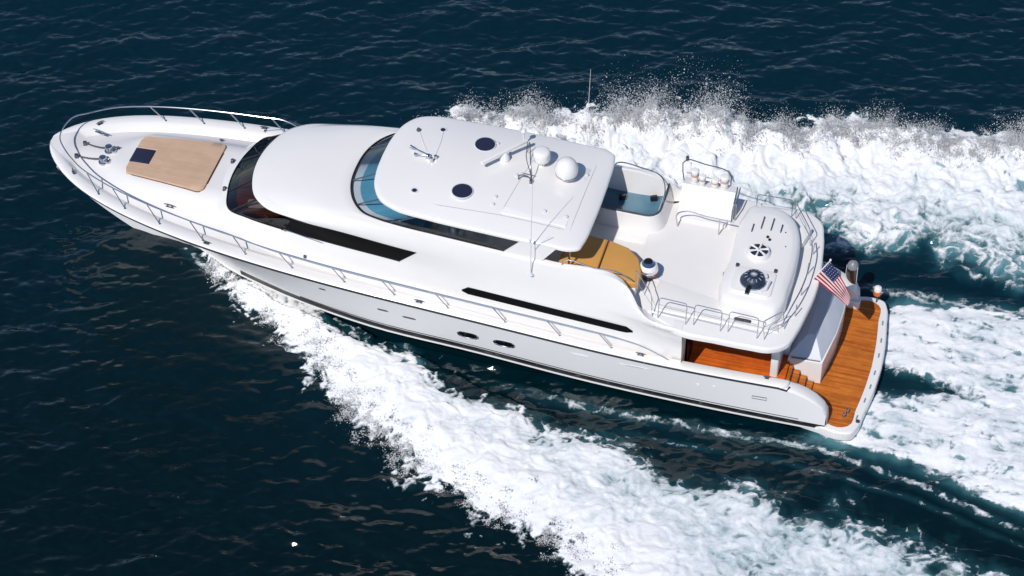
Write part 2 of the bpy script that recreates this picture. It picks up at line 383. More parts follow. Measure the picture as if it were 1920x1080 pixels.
# aft strip windows
def housey(x,z):
    X=[p[0] for p in A[4:]]; ya=lin(x,X,[p[1] for p in A[4:]]); za=lin(x,X,[p[2] for p in A[4:]])
    X=[p[0] for p in B[4:]]; yb=lin(x,X,[p[1] for p in B[4:]]); zb=lin(x,X,[p[2] for p in B[4:]])
    return ya+(yb-ya)*(z-za)/(zb-za)
for s_ in (-1,1):
    g=MB(); rr=[]
    xs2=np.linspace(14.42,19.78,28)
    for x in xs2:
        zt=lin(x,[14.42,14.62,19.6,19.78],[2.98,3.12,2.92,2.8]); zb=lin(x,[14.42,14.5,19.55,19.78],[2.93,2.86,2.66,2.74])
        rr.append([(x,s_*(housey(x,z)+.012),z) for z in (zb,(zb+zt)/2,zt)])
    g.grid(rr); part(yacht,'strip_window',g,BLACKGL)

# ------------------------------------------------------------------ flydeck slab
SL=[(10.4,0),(10.6,1.2),(11.2,1.75),(13,2.0),(17,2.1),(19.6,2.2),(20.3,2.6),(21.3,3.04),(22.3,3.05),(23.3,3.05),(24.0,2.98),(24.40,2.68),(24.58,2.1),(24.72,1.2),(24.80,.5),(24.82,0)]
half=crs([(a,b,0) for a,b in SL],5)
out=[(p.x,p.y) for p in half]+[(p.x,-p.y) for p in half[-2:0:-1]]
fd=MB(); fd.prism(out[::-1],3.30,3.49,.08,4); part(yacht,'flydeck',fd,WHITE,50)
# non-skid centre panel and low step beside it
fd=MB(); fd.prism([(19.4,-1.05),(22.15,-1.5),(22.15,1.55),(20.0,1.55),(19.4,.75)],3.49,3.505,.01,1); part(yacht,'nonskid_panel',fd,WHITE2)
fd=MB(); rr=[(20.2,-1.12),(22.3,-1.52),(24.0,-1.98),(24.05,-2.3),(22.4,-2.35),(20.4,-2.35),(20.1,-1.9)]
fd.prism(rr[::-1],3.48,3.535,.03,3); part(yacht,'side_bench',fd,WHITE,50)

# ------------------------------------------------------------------ flybridge glass
T=[(11.45,0,5.32),(11.52,.85,5.32),(11.75,1.5,5.30),(12.15,1.92,5.28),(12.7,2.08,5.27),(13.4,2.14,5.25),(14.3,2.18,5.22),(16.22,2.26,5.16)]
Eb=[(10.30,0,4.67),(10.42,.92,4.67),(10.68,1.45,4.66),(11.08,1.84,4.65),(11.65,2.0,4.64),(12.4,2.09,4.63),(13.4,2.14,4.62),(15.65,2.25,4.6)]
ST,SB=crs(full(T),6),crs(full(Eb),6); SB=off(SB,-.01)
g=MB(); g.grid([[p.lerp(q,t) for p,q in zip(SB,ST)] for t in (0,.5,1)]); fw=part(yacht,'flybridge_windscreen',g,GLB,60)
g=MB(); g.tube([p+Vector((0,0,.01)) for p in SB],.032,6); part(fw,'window_seal',g,BLACK)
for i in (mid,): pass
c0=len(SB)//2
for k in (-27,-14,-4,6,16,28):
    g=MB(); a,b=SB[c0+k],ST[c0+k]; g.tube([a,b],.022,6); part(fw,'mullion',g,DSTEEL)
# interior: ledge, teal cover, helm seats
g=MB(); r0=[Vector((p.x+.05,p.y*.96,4.60)) for p in SB[c0-30:c0+31]]; r1=[Vector((p.x+.26,p.y*.9,4.56)) for p in SB[c0-30:c0+31]]
g.grid([r0,r1]); part(yacht,'helm_ledge',g,GREYW)
g=MB(); r2=[Vector((max(p.x+.2,13.0) if abs(p.y)>1.9 else 13.0,p.y*.9,4.5)) for p in r1]
r2=[Vector((13.0,p.y*.98,4.48)) for p in r1]
g.grid([r1,[p.lerp(q,.5)+Vector((0,0,.05)) for p,q in zip(r1,r2)],r2,[p-Vector((0,0,.7)) for p in r2]]); part(yacht,'helm_cover',g,TEAL)
for k,(x,y) in enumerate(((13.6,-1.55),(13.6,0.2))):
    g=MB(); g.box((x,y,4.05),(.6,.75,.2),0,.08); g.box((x+.35,y,4.4),(.16,.75,.75),0,.06); g.lathe([(.25,0),(.07,.05),(.06,.45)],(x,y,3.5),12); part(yacht,'helm_seat',g,CREAM)
g=MB(); g.box((14.95,-1.62,4.0),(1.9,.75,1.0),0,.06); g.box((14.2,-1.2,4.58),(.12,1.4,.12),0,.03); part(yacht,'galley_cabinet',g,CREAM)

# ------------------------------------------------------------------ hardtop
HT=[(11.17,0),(11.21,.75),(11.38,1.45),(11.72,1.92),(12.2,2.14),(13.2,2.24),(15,2.29),(17,2.28),(17.72,2.24),(17.93,2.12),(17.99,1.9),(18.06,.9),(18.08,0)]
hh=crs([(a,b,0) for a,b in HT],5); hp=[(p.x,p.y) for p in hh]+[(p.x,-p.y) for p in hh[-2:0:-1]]
def htz(x,y):
    r=lin(x,[11.1,15,18.1],[5.40,5.31,5.20]); cx,hx=14.6,3.6
    u=min(1,abs(y)/2.26); v=min(1,abs((x-cx)/hx)); return r+.25*(1-u**2.2)*(1-v**4)
g=MB(); rows=[]
def inset(k): 
    return [(14.6+(x-14.6)*(1-k),y*(1-k)) for x,y in hp]
prof=[(.03,-.15),(0,-.11),(-.0,-.05),(.006,-.02),(.018,0)]
rows=[[(x,y,htz(*hp[i])-.15) for i,(x,y) in enumerate(inset(.9))]]
for k,dz in prof: rows.append([(x,y,htz(*hp[i])+dz) for i,(x,y) in enumerate(inset(k))])
for k in (.05,.1,.18,.28,.4,.52,.65,.78,.9): rows.append([(x,y,htz(x,y)) for x,y in inset(k)])
g.grid(rows,True,True); ht=part(yacht,'hardtop',g,WHITE,55)
for x,y in ((14.1,1.12),(14.02,-1.06)):
    z=htz(x,y); g=MB(); g.lathe([(.335,-.03),(.335,.03),(.31,.04),(.30,.02)],(x,y,z),36); o=part(ht,'round_skylight',g,GREYW)
    g=MB(); g.lathe([(.305,0),(.305,.025),(.2,.032),(.01,.034)],(x,y,z+.012),36); part(o,'dark_pane',g,NAVY)
for x,y in ((12.66,1.45),(12.62,-1.38)):
    z=htz(x,y); g=MB(); g.lathe([(.115,-.02),(.115,.015),(.09,.02),(.085,.01),(.05,.01)],(x,y,z),20); g.m=1; g.lathe([(.08,.0),(.075,.014),(.01,.016)],(x,y,z+.004),16); part(ht,'speaker_grille',g,[GREYW,NAVY])
# arch side panels joining hardtop and coaming
for s_ in (-1,1):
    g=MB(); q=[((15.62,2.27,4.56),(16.20,2.27,5.2)),((16.2,2.28,4.55),(16.75,2.28,5.2)),((16.82,2.29,4.53),(17.32,2.26,5.2))]
    rr=[]
    for d in (0,.09): rr.append([[ (p[0],s_*(p[1]-d+.01),p[2]) for p in pr] for pr in q])
    g.grid([rr[0][0],rr[0][1],rr[0][2],rr[1][2],rr[1][1],rr[1][0],rr[0][0]]); part(ht,'arch_panel',g,WHITE)
# aft posts under the hardtop
for s_ in (-1,1):
    g=MB(); g.tube([(17.55,s_*1.9,3.5),(17.6,s_*1.95,5.15)],.035,8); part(ht,'support_post',g,STEEL)
# raised panel aft part of roof
g=MB(); rr=[(15.35,-1.55),(17.35,-1.5),(17.45,1.1),(15.75,1.3)]
g.prism(crs_out:=[(p.x,p.y) for p in crs([(a,b,0) for a,b in rr],6,True)] if False else rr,lambda x,y:htz(x,y)-.02,lambda x,y:htz(x,y)+.035,.03,2); part(ht,'roof_panel',g,WHITE)
g=MB()
for P4 in ([(15.35,-1.62),(15.75,1.35)],[(17.5,-1.6),(17.55,1.4)],[(13.2,-1.75),(15.35,-1.62),(17.5,-1.6)]):
    q=[Vector((P4[i][0]+(P4[i+1][0]-P4[i][0])*k/8,P4[i][1]+(P4[i+1][1]-P4[i][1])*k/8,0)) for i in range(len(P4)-1) for k in range(9)]
    for a_,c_ in zip(q[:-1],q[1:]):
        if (c_-a_).length>1e-4: g.tube([(a_.x,a_.y,htz(a_.x,a_.y)+.001),(c_.x,c_.y,htz(c_.x,c_.y)+.001)],.007,4)
part(ht,'panel_seam',g,GREYW)
# radomes
g=MB(); x,y=15.98,.78; z=htz(x,y)
g.lathe([(.12,0),(.12,.14),(.22,.18),(.26,.22),(.27,.28),(.265,.46),(.25,.53),(.21,.565),(.11,.58),(.005,.585)],(x,y,z),28); rd=part(yacht,'radome',g,WHITE); rd['label']='smaller flat-topped white radome'
g=MB(); x,y=16.86,.42; z=htz(x,y)
g.lathe([(.14,0),(.13,.12),(.3,.16),(.335,.24),(.35,.36),(.34,.48),(.30,.60),(.235,.69),(.15,.75),(.07,.775),(.003,.78)],(x,y,z),36); rd=part(yacht,'satellite_dome',g,WHITE); rd['label']='larger round white satellite dome'
g2=MB(); g2.lathe([(.337,.225),(.342,.23),(.342,.25),(.337,.255)],(x,y,z),36); part(rd,'seam_ring',g2,DSTEEL)
# radar bar
x,y=15.0,.35; z=htz(x,y); g=MB(); g.box((14.86,.62,z+.33),(.11,1.75,.09),rad(-38),.04); g.lathe([(.16,0),(.15,.16),(.08,.28),(.06,.3)],(14.86,.62,z),16)
o=part(yacht,'radar_scanner',g,WHITE)
g=MB(); g.tube([(15.2,1.55,z),(15.2,1.55,z+.4)],.03,8); g.lathe([(.07,0),(.09,.05),(.05,.13),(.005,.14)],(15.2,1.55,z+.38),12); part(yacht,'gps_antenna',g,WHITE)
# steel hoops near the radome
g=MB(); zz=htz(15.8,.2); g.tube(crs([(15.45,1.1,zz+.05),(15.5,1.1,zz+.45),(15.7,.5,zz+.62),(15.85,.0,zz+.35),(15.9,-.05,zz)],6),.014,6)
g.tube(crs([(15.45,1.1,zz+.45),(15.55,.6,zz+.3),(15.8,.15,zz+.1),(15.9,-.05,zz)],6),.012,6); part(ht,'wire_loop',g,DSTEEL)
g=MB(); g.tube(crs([(15.5,-.1,zz),(15.52,-.08,zz+.16),(15.85,-.1,zz+.16),(15.9,-.12,zz)],4),.02,6); g.box((15.9,-.14,zz+.06),(.08,.08,.14),0,.01); g.tube([(15.55,.1,zz+.12),(15.95,.08,zz+.12)],.012,5); part(ht,'mast_bracket',g,DSTEEL)
# horns and loudhailer at the front
g=MB(); z=htz(12.5,.3)
for (a,b) in (((12.62,.05),(11.98,.28)),((12.62,.0),(12.2,-.02))):
    p0=Vector((a[0],a[1],z+.12)); p1=Vector((b[0],b[1],z+.1)); g.tube([p0,p0.lerp(p1,.7),p1],[.02,.025,.06],10)
g.box((12.62,.03,z+.06),(.12,.16,.12),0,.02); g.lathe([(.05,0),(.05,.14),(.02,.16)],(12.85,.05,z),12); g.lathe([(.045,0),(.04,.18),(.01,.19)],(12.78,-.12,z),12); part(ht,'air_horn',g,STEEL)
g=MB(); z=htz(12,1.2); g.lathe([(.06,0),(.07,.05),(.03,.12),(.005,.13)],(11.95,1.2,z),12); part(ht,'deck_light',g,DSTEEL)
# light cable runs across the roof
g=MB(); g.tube([(x,y,htz(x,y)+.01) for x,y in ((12.0,1.15),(12.25,.7),(12.5,.3))],.01,5); g.tube([(x,y,htz(x,y)+.01) for x,y in ((12.7,1.35),(12.78,.8),(12.8,.2))],.01,5); part(ht,'cable',g,GREYW)
# small fittings
for x,y in ((14.95,.95),(15.05,-1.0),(15.05,-1.3),(15.4,.05),(16.6,-1.12),(17.27,-1.12),(17.4,.8),(14.45,1.3)):
    g=MB(); g.lathe([(.055,0),(.055,.04),(.03,.06),(.004,.062)],(x,y,htz(x,y)),10); part(ht,'deck_fitting',g,GREYW)
# whip antennas
for s_,x,z0,z1 in ((-1,16.56,4.12,8.2),(1,17.0,4.9,8.25)):
    g=MB(); a=Vector((x,s_*2.52 if s_<0 else 2.33,z0)); g.tube([a,a+Vector((0,0,1.3)),a+Vector((.06,0,z1-z0))],[.018,.010,.0045],6); g.lathe([(.09,0),(.06,.03),(.03,.08)],a,10)
    if s_<0: g.tube([a+Vector((0,0,1.1)),a+Vector((.5,.4,1.35))],.01,5); g.lathe([(.03,0),(.04,.04),(.03,.1)],a+Vector((-.02,0,1.35)),8)
    part(yacht,'whip_antenna',g,WHITE if s_>0 else GREYW)

# ------------------------------------------------------------------ cockpit, transom
g=MB(); g.prism([(21.2,-2.75),(24.35,-2.62),(24.35,2.62),(21.2,2.75)],1.05,1.2,.002,1); part(yacht,'cockpit_floor',g,TEAKD)
g=MB(); g.grid([[(21.32,y,z) for y in np.linspace(-2.9,2.9,9)] for z in (1.15,2.2,3.3)]); part(yacht,'aft_bulkhead',g,CREAM)
g=MB(); g.box((21.36,-1.9,2.15),(.06,.85,1.9),0,.01); g.box((21.36,.2,2.15),(.06,2.2,1.9),0,.01); part(yacht,'saloon_door',g,BLACKGL)
# aft cockpit coaming and pillar
g=MB(); g.box((24.12,.6,1.55),(.34,3.1,1.0),0,.06); g.box((23.99,-1.42,2.22),(.24,1.05,2.05),0,.05); g.box((24.15,1.9,2.35),(.16,.5,2.0),0,.05); part(yacht,'cockpit_coaming',g,WHITE)
# stair treads at port quarter
for k in range(4):
    g=MB(); g.box((24.36+.22*k,-1.78,1.08-.18*k),(.23,1.15,.05),0,.01); part(yacht,'stair_tread',g,TEAK)
g=MB()
for k in range(4): g.box((24.36+.22*k,-1.78,.74-.09*k),(.215,1.1,.62-.18*k),0,.01)
part(yacht,'stair_block',g,WHITE)
# transom garage box with hipped lid
bx=MB(); ob=[(24.28,-1.2),(25.33,-1.14),(25.52,.2),(25.56,1.2),(25.5,2.25),(24.3,2.3)]
bx.prism(ob,.44,1.34,.04,3); tb=part(yacht,'transom_box',bx,WHITE)
g=MB(); b0=[(24.30,-1.1,1.36),(25.28,-1.06,1.36),(25.48,.2,1.36),(25.52,1.2,1.36),(25.46,2.2,1.36),(24.32,2.25,1.36)]
r1=[(24.72,-.55,1.84),(24.95,-.5,1.86),(25.1,.2,1.9),(25.12,1.2,1.9),(25.08,2.0,1.88),(24.8,2.05,1.88)]
g.grid([b0,[tuple(Vector(p)*.5+Vector(q)*.5+Vector((0,0,.03))) for p,q in zip(b0,r1)],r1],True,True); part(tb,'garage_lid',g,GREYW,25)
g=MB(); g.tube([(24.38,-1.15,1.36),(25.25,-1.1,1.36)],.02,5); part(tb,'lid_seal',g,DSTEEL)
# side walls of starboard quarter
# swim platform
PO=[(24.2,2.62),(25.6,2.84),(26.3,2.95),(26.62,2.86),(26.74,2.62),(26.86,1.9),(26.98,.95),(27.03,0)]
ph=crs([(a,b,0) for a,b in PO],5); po=[(p.x,p.y) for p in ph]+[(p.x,-p.y) for p in ph[-2::-1]]
g=MB(); g.prism(po[::-1],.12,.44,.07,4); pl=part(yacht,'swim_platform',g,WHITE,50)
TO=[(24.4,2.3),(25.62,2.62),(26.3,2.72),(26.48,2.6),(26.58,1.9),(26.68,.95),(26.72,0)]
th_=crs([(a,b,0) for a,b in TO],5); to=[(p.x,p.y) for p in th_]+[(p.x,-p.y) for p in th_[-2::-1]]
g=MB(); g.prism(to[::-1],.438,.452,.004,1); part(pl,'teak_deck',g,TEAK)
for k,yy in enumerate((-2.2,-1.45,-.85,-.25,.5,1.15,1.9)):
    xx=lin(abs(yy),[0,.95,1.9,2.6],[26.87,26.83,26.72,26.6]); g=MB(); g.box((xx,yy,.445),(.05,.2,.01),rad(-6 if yy<0 else 6)*abs(yy)/2,.02); part(pl,'drain_slot',g,plain('slot_blue',(.16,.27,.36),.5))
for x,y in ((26.28,-2.3),(26.35,-2.1)):
    g=MB(); g.lathe([(.05,0),(.05,.05),(.02,.06),(.02,.12),(.05,.14),(.03,.17)],(x,y,.45),12); part(pl,'deck_socket',g,STEEL)
g=MB(); g.lathe([(.07,0),(.06,.03),(.02,.03)],(26.72,-2.35,.44),14); part(pl,'round_light',g,DSTEEL)

# ------------------------------------------------------------------ hull fittings
def oval(x,z,w,h,name,mat,rim=None):
    for s_ in (-1,1):
        g=MB(); n=20
        ring=lambda k,d: [(x+w/2*k*np.sign(math.cos(t))*abs(math.cos(t))**.6, s_*(side(x+w/2*k*math.cos(t),z+h/2*k*math.sin(t))+d), z+h/2*k*math.sin(t)) for t in [2*math.pi*i/n for i in range(n)]]
        g.grid([ring(1,-.02),ring(1,.015),ring(.85,.018),ring(.8,.008),ring(.3,.008),ring(.02,.008)],True); g.mi=[0]*60+[1]*(len(g.f)-60)
        part(yacht,name,g,[rim or STEEL,mat])
oval(14.72,1.50,.70,.34,'porthole',BLACKGL,STEEL); oval(15.87,1.47,.70,.34,'porthole',BLACKGL,STEEL)
oval(12.0,1.83,.36,.08,'hull_vent',BLACK,DSTEEL); oval(12.85,1.74,.44,.08,'hull_vent',BLACK,DSTEEL); oval(10.06,2.18,.22,.07,'hull_vent',BLACK,DSTEEL)
oval(18.28,1.76,.6,.035,'hull_vent',GREYW,GREYW); oval(19.95,1.70,.9,.045,'hull_vent',DSTEEL,GREYW); oval(21.9,1.35,.1,.08,'hull_vent',GREYW,WHITE); oval(22.4,1.38,.1,.08,'hull_vent',GREYW,WHITE)
for s_ in (-1,1):
    g=MB(); x0,z0=23.77,1.2
    P4=[(x0-.22,z0-.055),(x0+.22,z0-.055),(x0+.22,z0+.055),(x0-.22,z0+.055)]
    g.tube([(x,s_*(side(x,z)+.008),z) for x,z in P4],.012,5,True); part(yacht,'boarding_recess',g,DSTEEL)
# ------------------------------------------------------------------ rails
def rail(name,path,posts,r=.02,m=STEEL,rp=.018):
    g=MB(); g.tube(path,r,7); o=part(yacht,name,g,m)
    for a,b in posts:
        g=MB(); g.tube([a,b],rp,6); g.lathe([(.045,0),(.04,.02),(.02,.03)],a,8); part(o,'stanchion',g,m)
    return o
def railpt(x,s_,dy=.22,h=.62): 
    return Vector((x,s_*(yg(max(x,0))-dy),zg(x)+h))
pts=[]
for x in [6.9,6.2,5.4,4.6,3.8,3.0,2.3,1.7,1.25,.95]: pts.append(railpt(x,1,.3 if x>1.5 else .32+.15*(1.5-x),.62))
front=[Vector((.62,.55,3.93)),Vector((.5,.0,3.93)),Vector((.62,-.55,3.93))]
portp=[Vector((p.x,-p.y,p.z)) for p in pts[::-1]]
aftp=[railpt(x,-1,.24,h) for x,h in ((7.8,.6),(9,.56),(10.5,.54),(12,.54),(14,.54),(16,.54),(18,.55),(19.5,.5),(20.1,.4),(20.6,.2),(20.95,.04))]
rp_=crs([Vector((7.9,2.62,zg(7.9)+.25))]+pts+front+portp+aftp,5)
posts=[]
for xb in (3.1,4.3,5.6,6.95): 
    t=railpt(xb-.42,1,.3,.60); posts.append(((xb,yg(xb)-.3,zg(xb)+.03),tuple(t)))
for xb in (2.35,3.35,4.6,6.1,7.55,9.1,10.8,12.4,14.1,15.9,17.6,19.2):
    dx=.42 if xb<20 else .3
    hh_=.60 if xb<8 else .53
    t=railpt(xb-dx,-1,.3 if xb-dx<7.2 else .25,hh_); posts.append(((xb,-yg(xb)+.24,zg(xb)+.03),tuple(t)))
rail('deck_rail',rp_,posts,.022,STEEL)
# flydeck rails: inverted U frames along the port side
def uframe(a,b,h=.75,lean=(0,.12),midr=2,name='flydeck_rail'):
    a=Vector(a); b=Vector(b); L=Vector((lean[0],lean[1],0)); top=Vector((0,0,h))
    g=MB(); g.tube([a,a+(top+L)*.9,a.lerp(b,.03)+(top+L)*.97,a.lerp(b,.09)+top+L,a.lerp(b,.91)+top+L,a.lerp(b,.97)+(top+L)*.97,b+(top+L)*.9,b],.0145,6)
    for k in range(1,midr+1):
        t=k/(midr+1); g.tube([a+(top+L)*t,b+(top+L)*t],.007,5)
    return part(yacht,name,g,STEEL)
for x0,x1 in ((20.5,21.35),(21.58,22.4),(22.62,23.5)): uframe((x0,-2.66,3.49),(x1,-2.7,3.49))
uframe((23.72,-2.68,3.49),(24.2,-2.1,3.49),.7,(-.08,.05),2)
uframe((19.75,-2.32,4.1),(20.32,-2.62,3.49),.62,(-.1,.25),1)
uframe((22.35,2.62,3.49),(23.45,2.66,3.49),.75,(0,-.05),1)
uframe((23.6,2.6,3.49),(24.25,1.55,3.49),.75,(-.05,-.05),1)
g=MB(); g.tube(crs([(24.3,1.4,3.9),(24.42,.8,4.0),(24.46,0,4.0),(24.42,-.8,4.0),(24.28,-1.6,3.95),(24.1,-2.1,3.6)],5),.02,6)
for y in (1.2,.3,-.6,-1.5): g.tube([(24.40,y,3.49),(24.42,y,3.98)],.016,6)
part(yacht,'stern_rail',g,STEEL)
# rail on the coaming beside the sun pad
g=MB(); g.tube(crs([(17.45,-2.3,4.56),(17.5,-2.28,4.7),(18.4,-2.28,4.66),(19.2,-2.22,4.6),(19.55,-2.2,4.38)],5),.018,6); part(yacht,'coaming_rail',g,STEEL)

# ------------------------------------------------------------------ flydeck fit-out
# spa tub / stair well with curved rim
cx,cy=18.62,1.80
def rrect(cx,cy,lx,ly,r,n=6):
    o=[]
    for sx,sy,a0 in ((1,-1,-90),(1,1,0),(-1,1,90),(-1,-1,180)):
        for k in range(n): a=rad(a0+90*k/(n-1)); o.append((cx+sx*(lx/2-r)+r*math.cos(a),cy+sy*(ly/2-r)+r*math.sin(a)))
    return o
o0,o1,o2,o3,o4=rrect(cx,cy,2.4,2.1,.5),rrect(cx,cy,2.1,1.9,.42),rrect(cx,cy,2.0,1.8,.38),rrect(cx,cy,1.88,1.68,.32),rrect(cx,cy,1.82,1.6,.3)
g=MB(); g.grid([[(x,y,z) for x,y in o] for o,z in ((o0,3.49),(o1,3.98),(o1,4.06),(o2,4.09),(o3,4.06),(o4,3.62))],True); tub=part(yacht,'spa_tub',g,WHITE,50)
g=MB(); g.prism(o4,3.5,3.74,.002,1); part(tub,'tub_water',g,plain('tub_blue',(.07,.17,.235),.35,var=.3,vscale=1.5))
g=MB(); g.tube([(x,y,4.09) for x,y in o2],.04,8,True); part(tub,'tub_trim',g,DSTEEL)
g=MB(); g.tube(crs([(17.8,2.55,3.9),(17.9,2.55,4.45),(18.7,2.5,4.5),(19.4,2.3,4.45),(19.6,1.9,4.35),(19.62,1.5,4.1)],6),.02,6); part(tub,'grab_rail',g,STEEL)
for x,y in ((18.3,1.75),(19.25,1.95)):
    g=MB(); g.box((x,y,3.86),(.22,.14,.14),.4,.03); part(tub,'tub_fitting',g,BLACK)
# bar cabinet, starboard
g=MB(); c=[(20.1,2.45),(21.7,2.5),(21.7,1.75),(20.1,1.7)]
g.grid([[(x,2.85,3.49) for x in (20.05,21.7)],[(x,2.78,4.2) for x in (20.05,21.7)],[(x,2.4,4.28) for x in (20.05,21.7)],[(x,1.95,3.95) for x in (20.05,21.7)],[(x,1.85,3.49) for x in (20.05,21.7)]],False)
for x in (20.05,21.7): g.add([(x,2.85,3.49),(x,2.78,4.2),(x,2.4,4.28),(x,1.95,3.95),(x,1.85,3.49)],[(0,1,2,3,4)])
part(yacht,'bar_cabinet',g,WHITE,30)
g=MB(); g.box((20.85,1.72,3.56),(1.5,.3,.14),0,.03); part(yacht,'cabinet_step',g,WHITE)
g=MB(); g.tube(crs([(20.17,1.27,3.49),(20.17,1.3,4.05),(20.3,1.32,4.13),(21.0,1.3,4.13),(21.9,1.3,4.1)],4),.022,6); g.tube([(21.46,1.25,3.49),(21.46,1.3,4.12)],.02,6); part(yacht,'hand_rail',g,STEEL)
g=MB(); g.tube([(21.72,2.0,3.49),(21.72,2.1,4.1),(21.72,2.6,4.35)],.022,6); g.tube([(21.8,2.0,3.49),(21.8,2.1,4.1),(21.8,2.6,4.35)],.022,6); part(yacht,'hand_rail',g,STEEL)
# rack of canisters at the starboard edge (each its own thing)
g=MB(); g.tube(crs([(20.05,2.86,3.5),(20.05,2.88,4.85),(20.6,2.88,4.78),(21.35,2.88,4.65),(21.4,2.86,3.5)],4),.018,6); g.tube([(20.05,2.88,4.3),(21.38,2.88,4.2)],.012,5); g.lathe([(.05,0),(.05,.14)],(20.05,2.88,4.82),8); part(yacht,'canister_rack',g,DSTEEL)
PEACH=plain('tan_band',(.55,.33,.22),.5)
def canister(x,y,z,h,r,label):
    root=empty('canister',(x,y,z),label,'canister','canisters standing on the starboard flydeck cabinet')
    g=MB(); g.lathe([(r*.8,0),(r*.9,.02),(r*.9,h*.62),(r*.8,h*.68)],(x,y,z),16); part(root,'body',g,WHITE)
    g=MB(); g.lathe([(r*.95,h*.5),(r*.98,h*.52),(r*.98,h*.62),(r*.95,h*.64)],(x,y,z),16); part(root,'band',g,PEACH)
    g=MB(); g.lathe([(r,h*.68),(r*1.05,h*.7),(r*1.05,h*.9),(r*.8,h*.98),(r*.1,h)],(x,y,z),16); part(root,'lid',g,WHITE)
canister(20.36,2.62,4.24,.50,.13,'tall white canister nearest the dark rack post on the far flydeck rail')
canister(20.62,2.52,4.25,.40,.11,'short white canister with tan band, second from the dark rack post')
canister(21.02,2.52,4.25,.36,.12,'squat white canister, third from the dark rack post')
canister(21.30,2.60,4.23,.50,.14,'fat white canister beside the steel hand rail, farthest from the rack post')
# aft locker island
io=[(22.2,-1.80),(22.1,-1.6),(22.08,0),(22.12,2.1),(22.25,2.42),(22.6,2.52),(23.2,2.45),(23.65,2.1),(23.93,1.5),(24.08,.4),(24.08,-.8),(24.0,-1.75),(23.85,-2.0),(23.2,-1.95)]
ic=[(p.x,p.y) for p in crs([(a,b,0) for a,b in io],4,True)]
ctr=(23.1,.2)
g=MB(); rr=[]
for k,z in ((0,3.49),(.01,3.8),(.03,3.93),(.07,4.0),(.13,4.03),(.22,4.075),(.26,4.085),(.5,4.1),(.9,4.1)): rr.append([(ctr[0]+(x-ctr[0])*(1-k),ctr[1]+(y-ctr[1])*(1-k),z) for x,y in ic])
g.grid(rr,True,True); isl=part(yacht,'aft_locker',g,WHITE,50)
g=MB()
for x,y,l in ((22.75,1.5,.5),(23.05,1.5,.5),(22.5,1.2,.3),(23.35,1.4,.3)):
    g=MB(); g.tube([(x,y+l/2,4.09),(x,y+l/2,4.16),(x,y-l/2,4.16),(x,y-l/2,4.09)],.014,5); part(isl,'grab_bar',g,DSTEEL)
g=MB(); g.lathe([(.05,0),(.04,.05)],(23.02,.95,4.09),8); g.lathe([(.05,0),(.04,.05)],(23.1,.85,4.09),8); part(isl,'latch',g,BLACK)
for x,y in ((23.5,1.3),(23.62,.7)): 
    g=MB(); g.lathe([(.025,0),(.02,.03)],(x,y,4.08),6); part(isl,'latch',g,BLACK)
# spoked round vent
x,y,z=22.9,.2,4.09
vt=MB(); vt.lathe([(.37,0),(.34,.12),(.29,.17),(.27,.12)],(x,y,z),32); v0=part(isl,'spoked_vent',vt,WHITE)
g=MB(); g.lathe([(.285,.125),(.28,.14),(.2,.145),(.01,.15)],(x,y,z),28); part(v0,'vent_disc',g,NAVY)
for a in (20,85,150,205,265,320):
    g=MB(); d=Vector((math.cos(rad(a)),math.sin(rad(a)),0)); c=Vector((x,y,z+.17)); g.tube([c,c+d*.15,c+d*.29],[.03,.03,.045],6); part(v0,'spoke',g,WHITE)
# open hatch with dark folded cover
x,y=23.0,-1.02
g=MB(); g.prism(rrect(x,y,1.25,1.1,.18),4.05,4.14,.04,3); h0=part(isl,'hatch_frame',g,WHITE)
g=MB(); g.lathe([(.42,0),(.40,.05),(.36,.06)],(x,y,4.13),30); part(h0,'hatch_rim',g,STEEL)
g=MB(); g.lathe([(.35,0),(.34,.14),(.28,.24),(.16,.3),(.01,.31)],(x,y,4.12),24); dm=part(h0,'dark_cover',g,plain('net_cover',(.012,.025,.05),.45,bump=.8,bscale=14))
for a in range(0,180,30):
    g=MB(); d=Vector((math.cos(rad(a)),math.sin(rad(a)),0)); c=Vector((x,y,4.12)); g.tube([c-d*.35+Vector((0,0,.04)),c-d*.27+Vector((0,0,.26)),c+Vector((0,0,.325)),c+d*.27+Vector((0,0,.26)),c+d*.35+Vector((0,0,.04))],.007,4); part(dm,'seam',g,GREYW)
g=MB(); g.tube([(x-.05,y-.32,4.2),(x-.08,y-.46,4.2),(x-.08,y-.58,4.14)],.07,8); part(h0,'strap',g,BLACK)
g=MB(); g.tube([(x+.35,y+.1,4.2),(x+.5,y,4.25),(x+.45,y-.3,4.2),(x+.3,y-.4,4.16)],.035,6); g.box((x+.28,y+.2,4.22),(.2,.16,.08),.4,.02); part(h0,'fitting',g,GREYW)
for xx,yy in ((23.55,-.45),(22.4,-.5)):
    g=MB(); g.box((xx,yy,4.16),(.09,.12,.05),0,.01); part(h0,'latch',g,DSTEEL)
# slotted vent on side bench
g=MB(); g.prism([(22.95+a,b-2.12) for a,b in rrect(0,0,.52,.13,.06)],3.53,3.56,.005,1); part(yacht,'bench_vent',g,BLACK)
g=MB(); g.prism(rrect(22.0,-.35,.07,.16,.03),3.5,3.54,.01,1); g.prism(rrect(22.05,-1.1,.07,.2,.03),3.5,3.56,.01,1); part(yacht,'floor_latch',g,DSTEEL)
# starboard aft side box
g=MB(); g.box((23.95,1.75,3.62),(.36,.75,.26),-.2,.07); part(yacht,'corner_locker',g,WHITE)

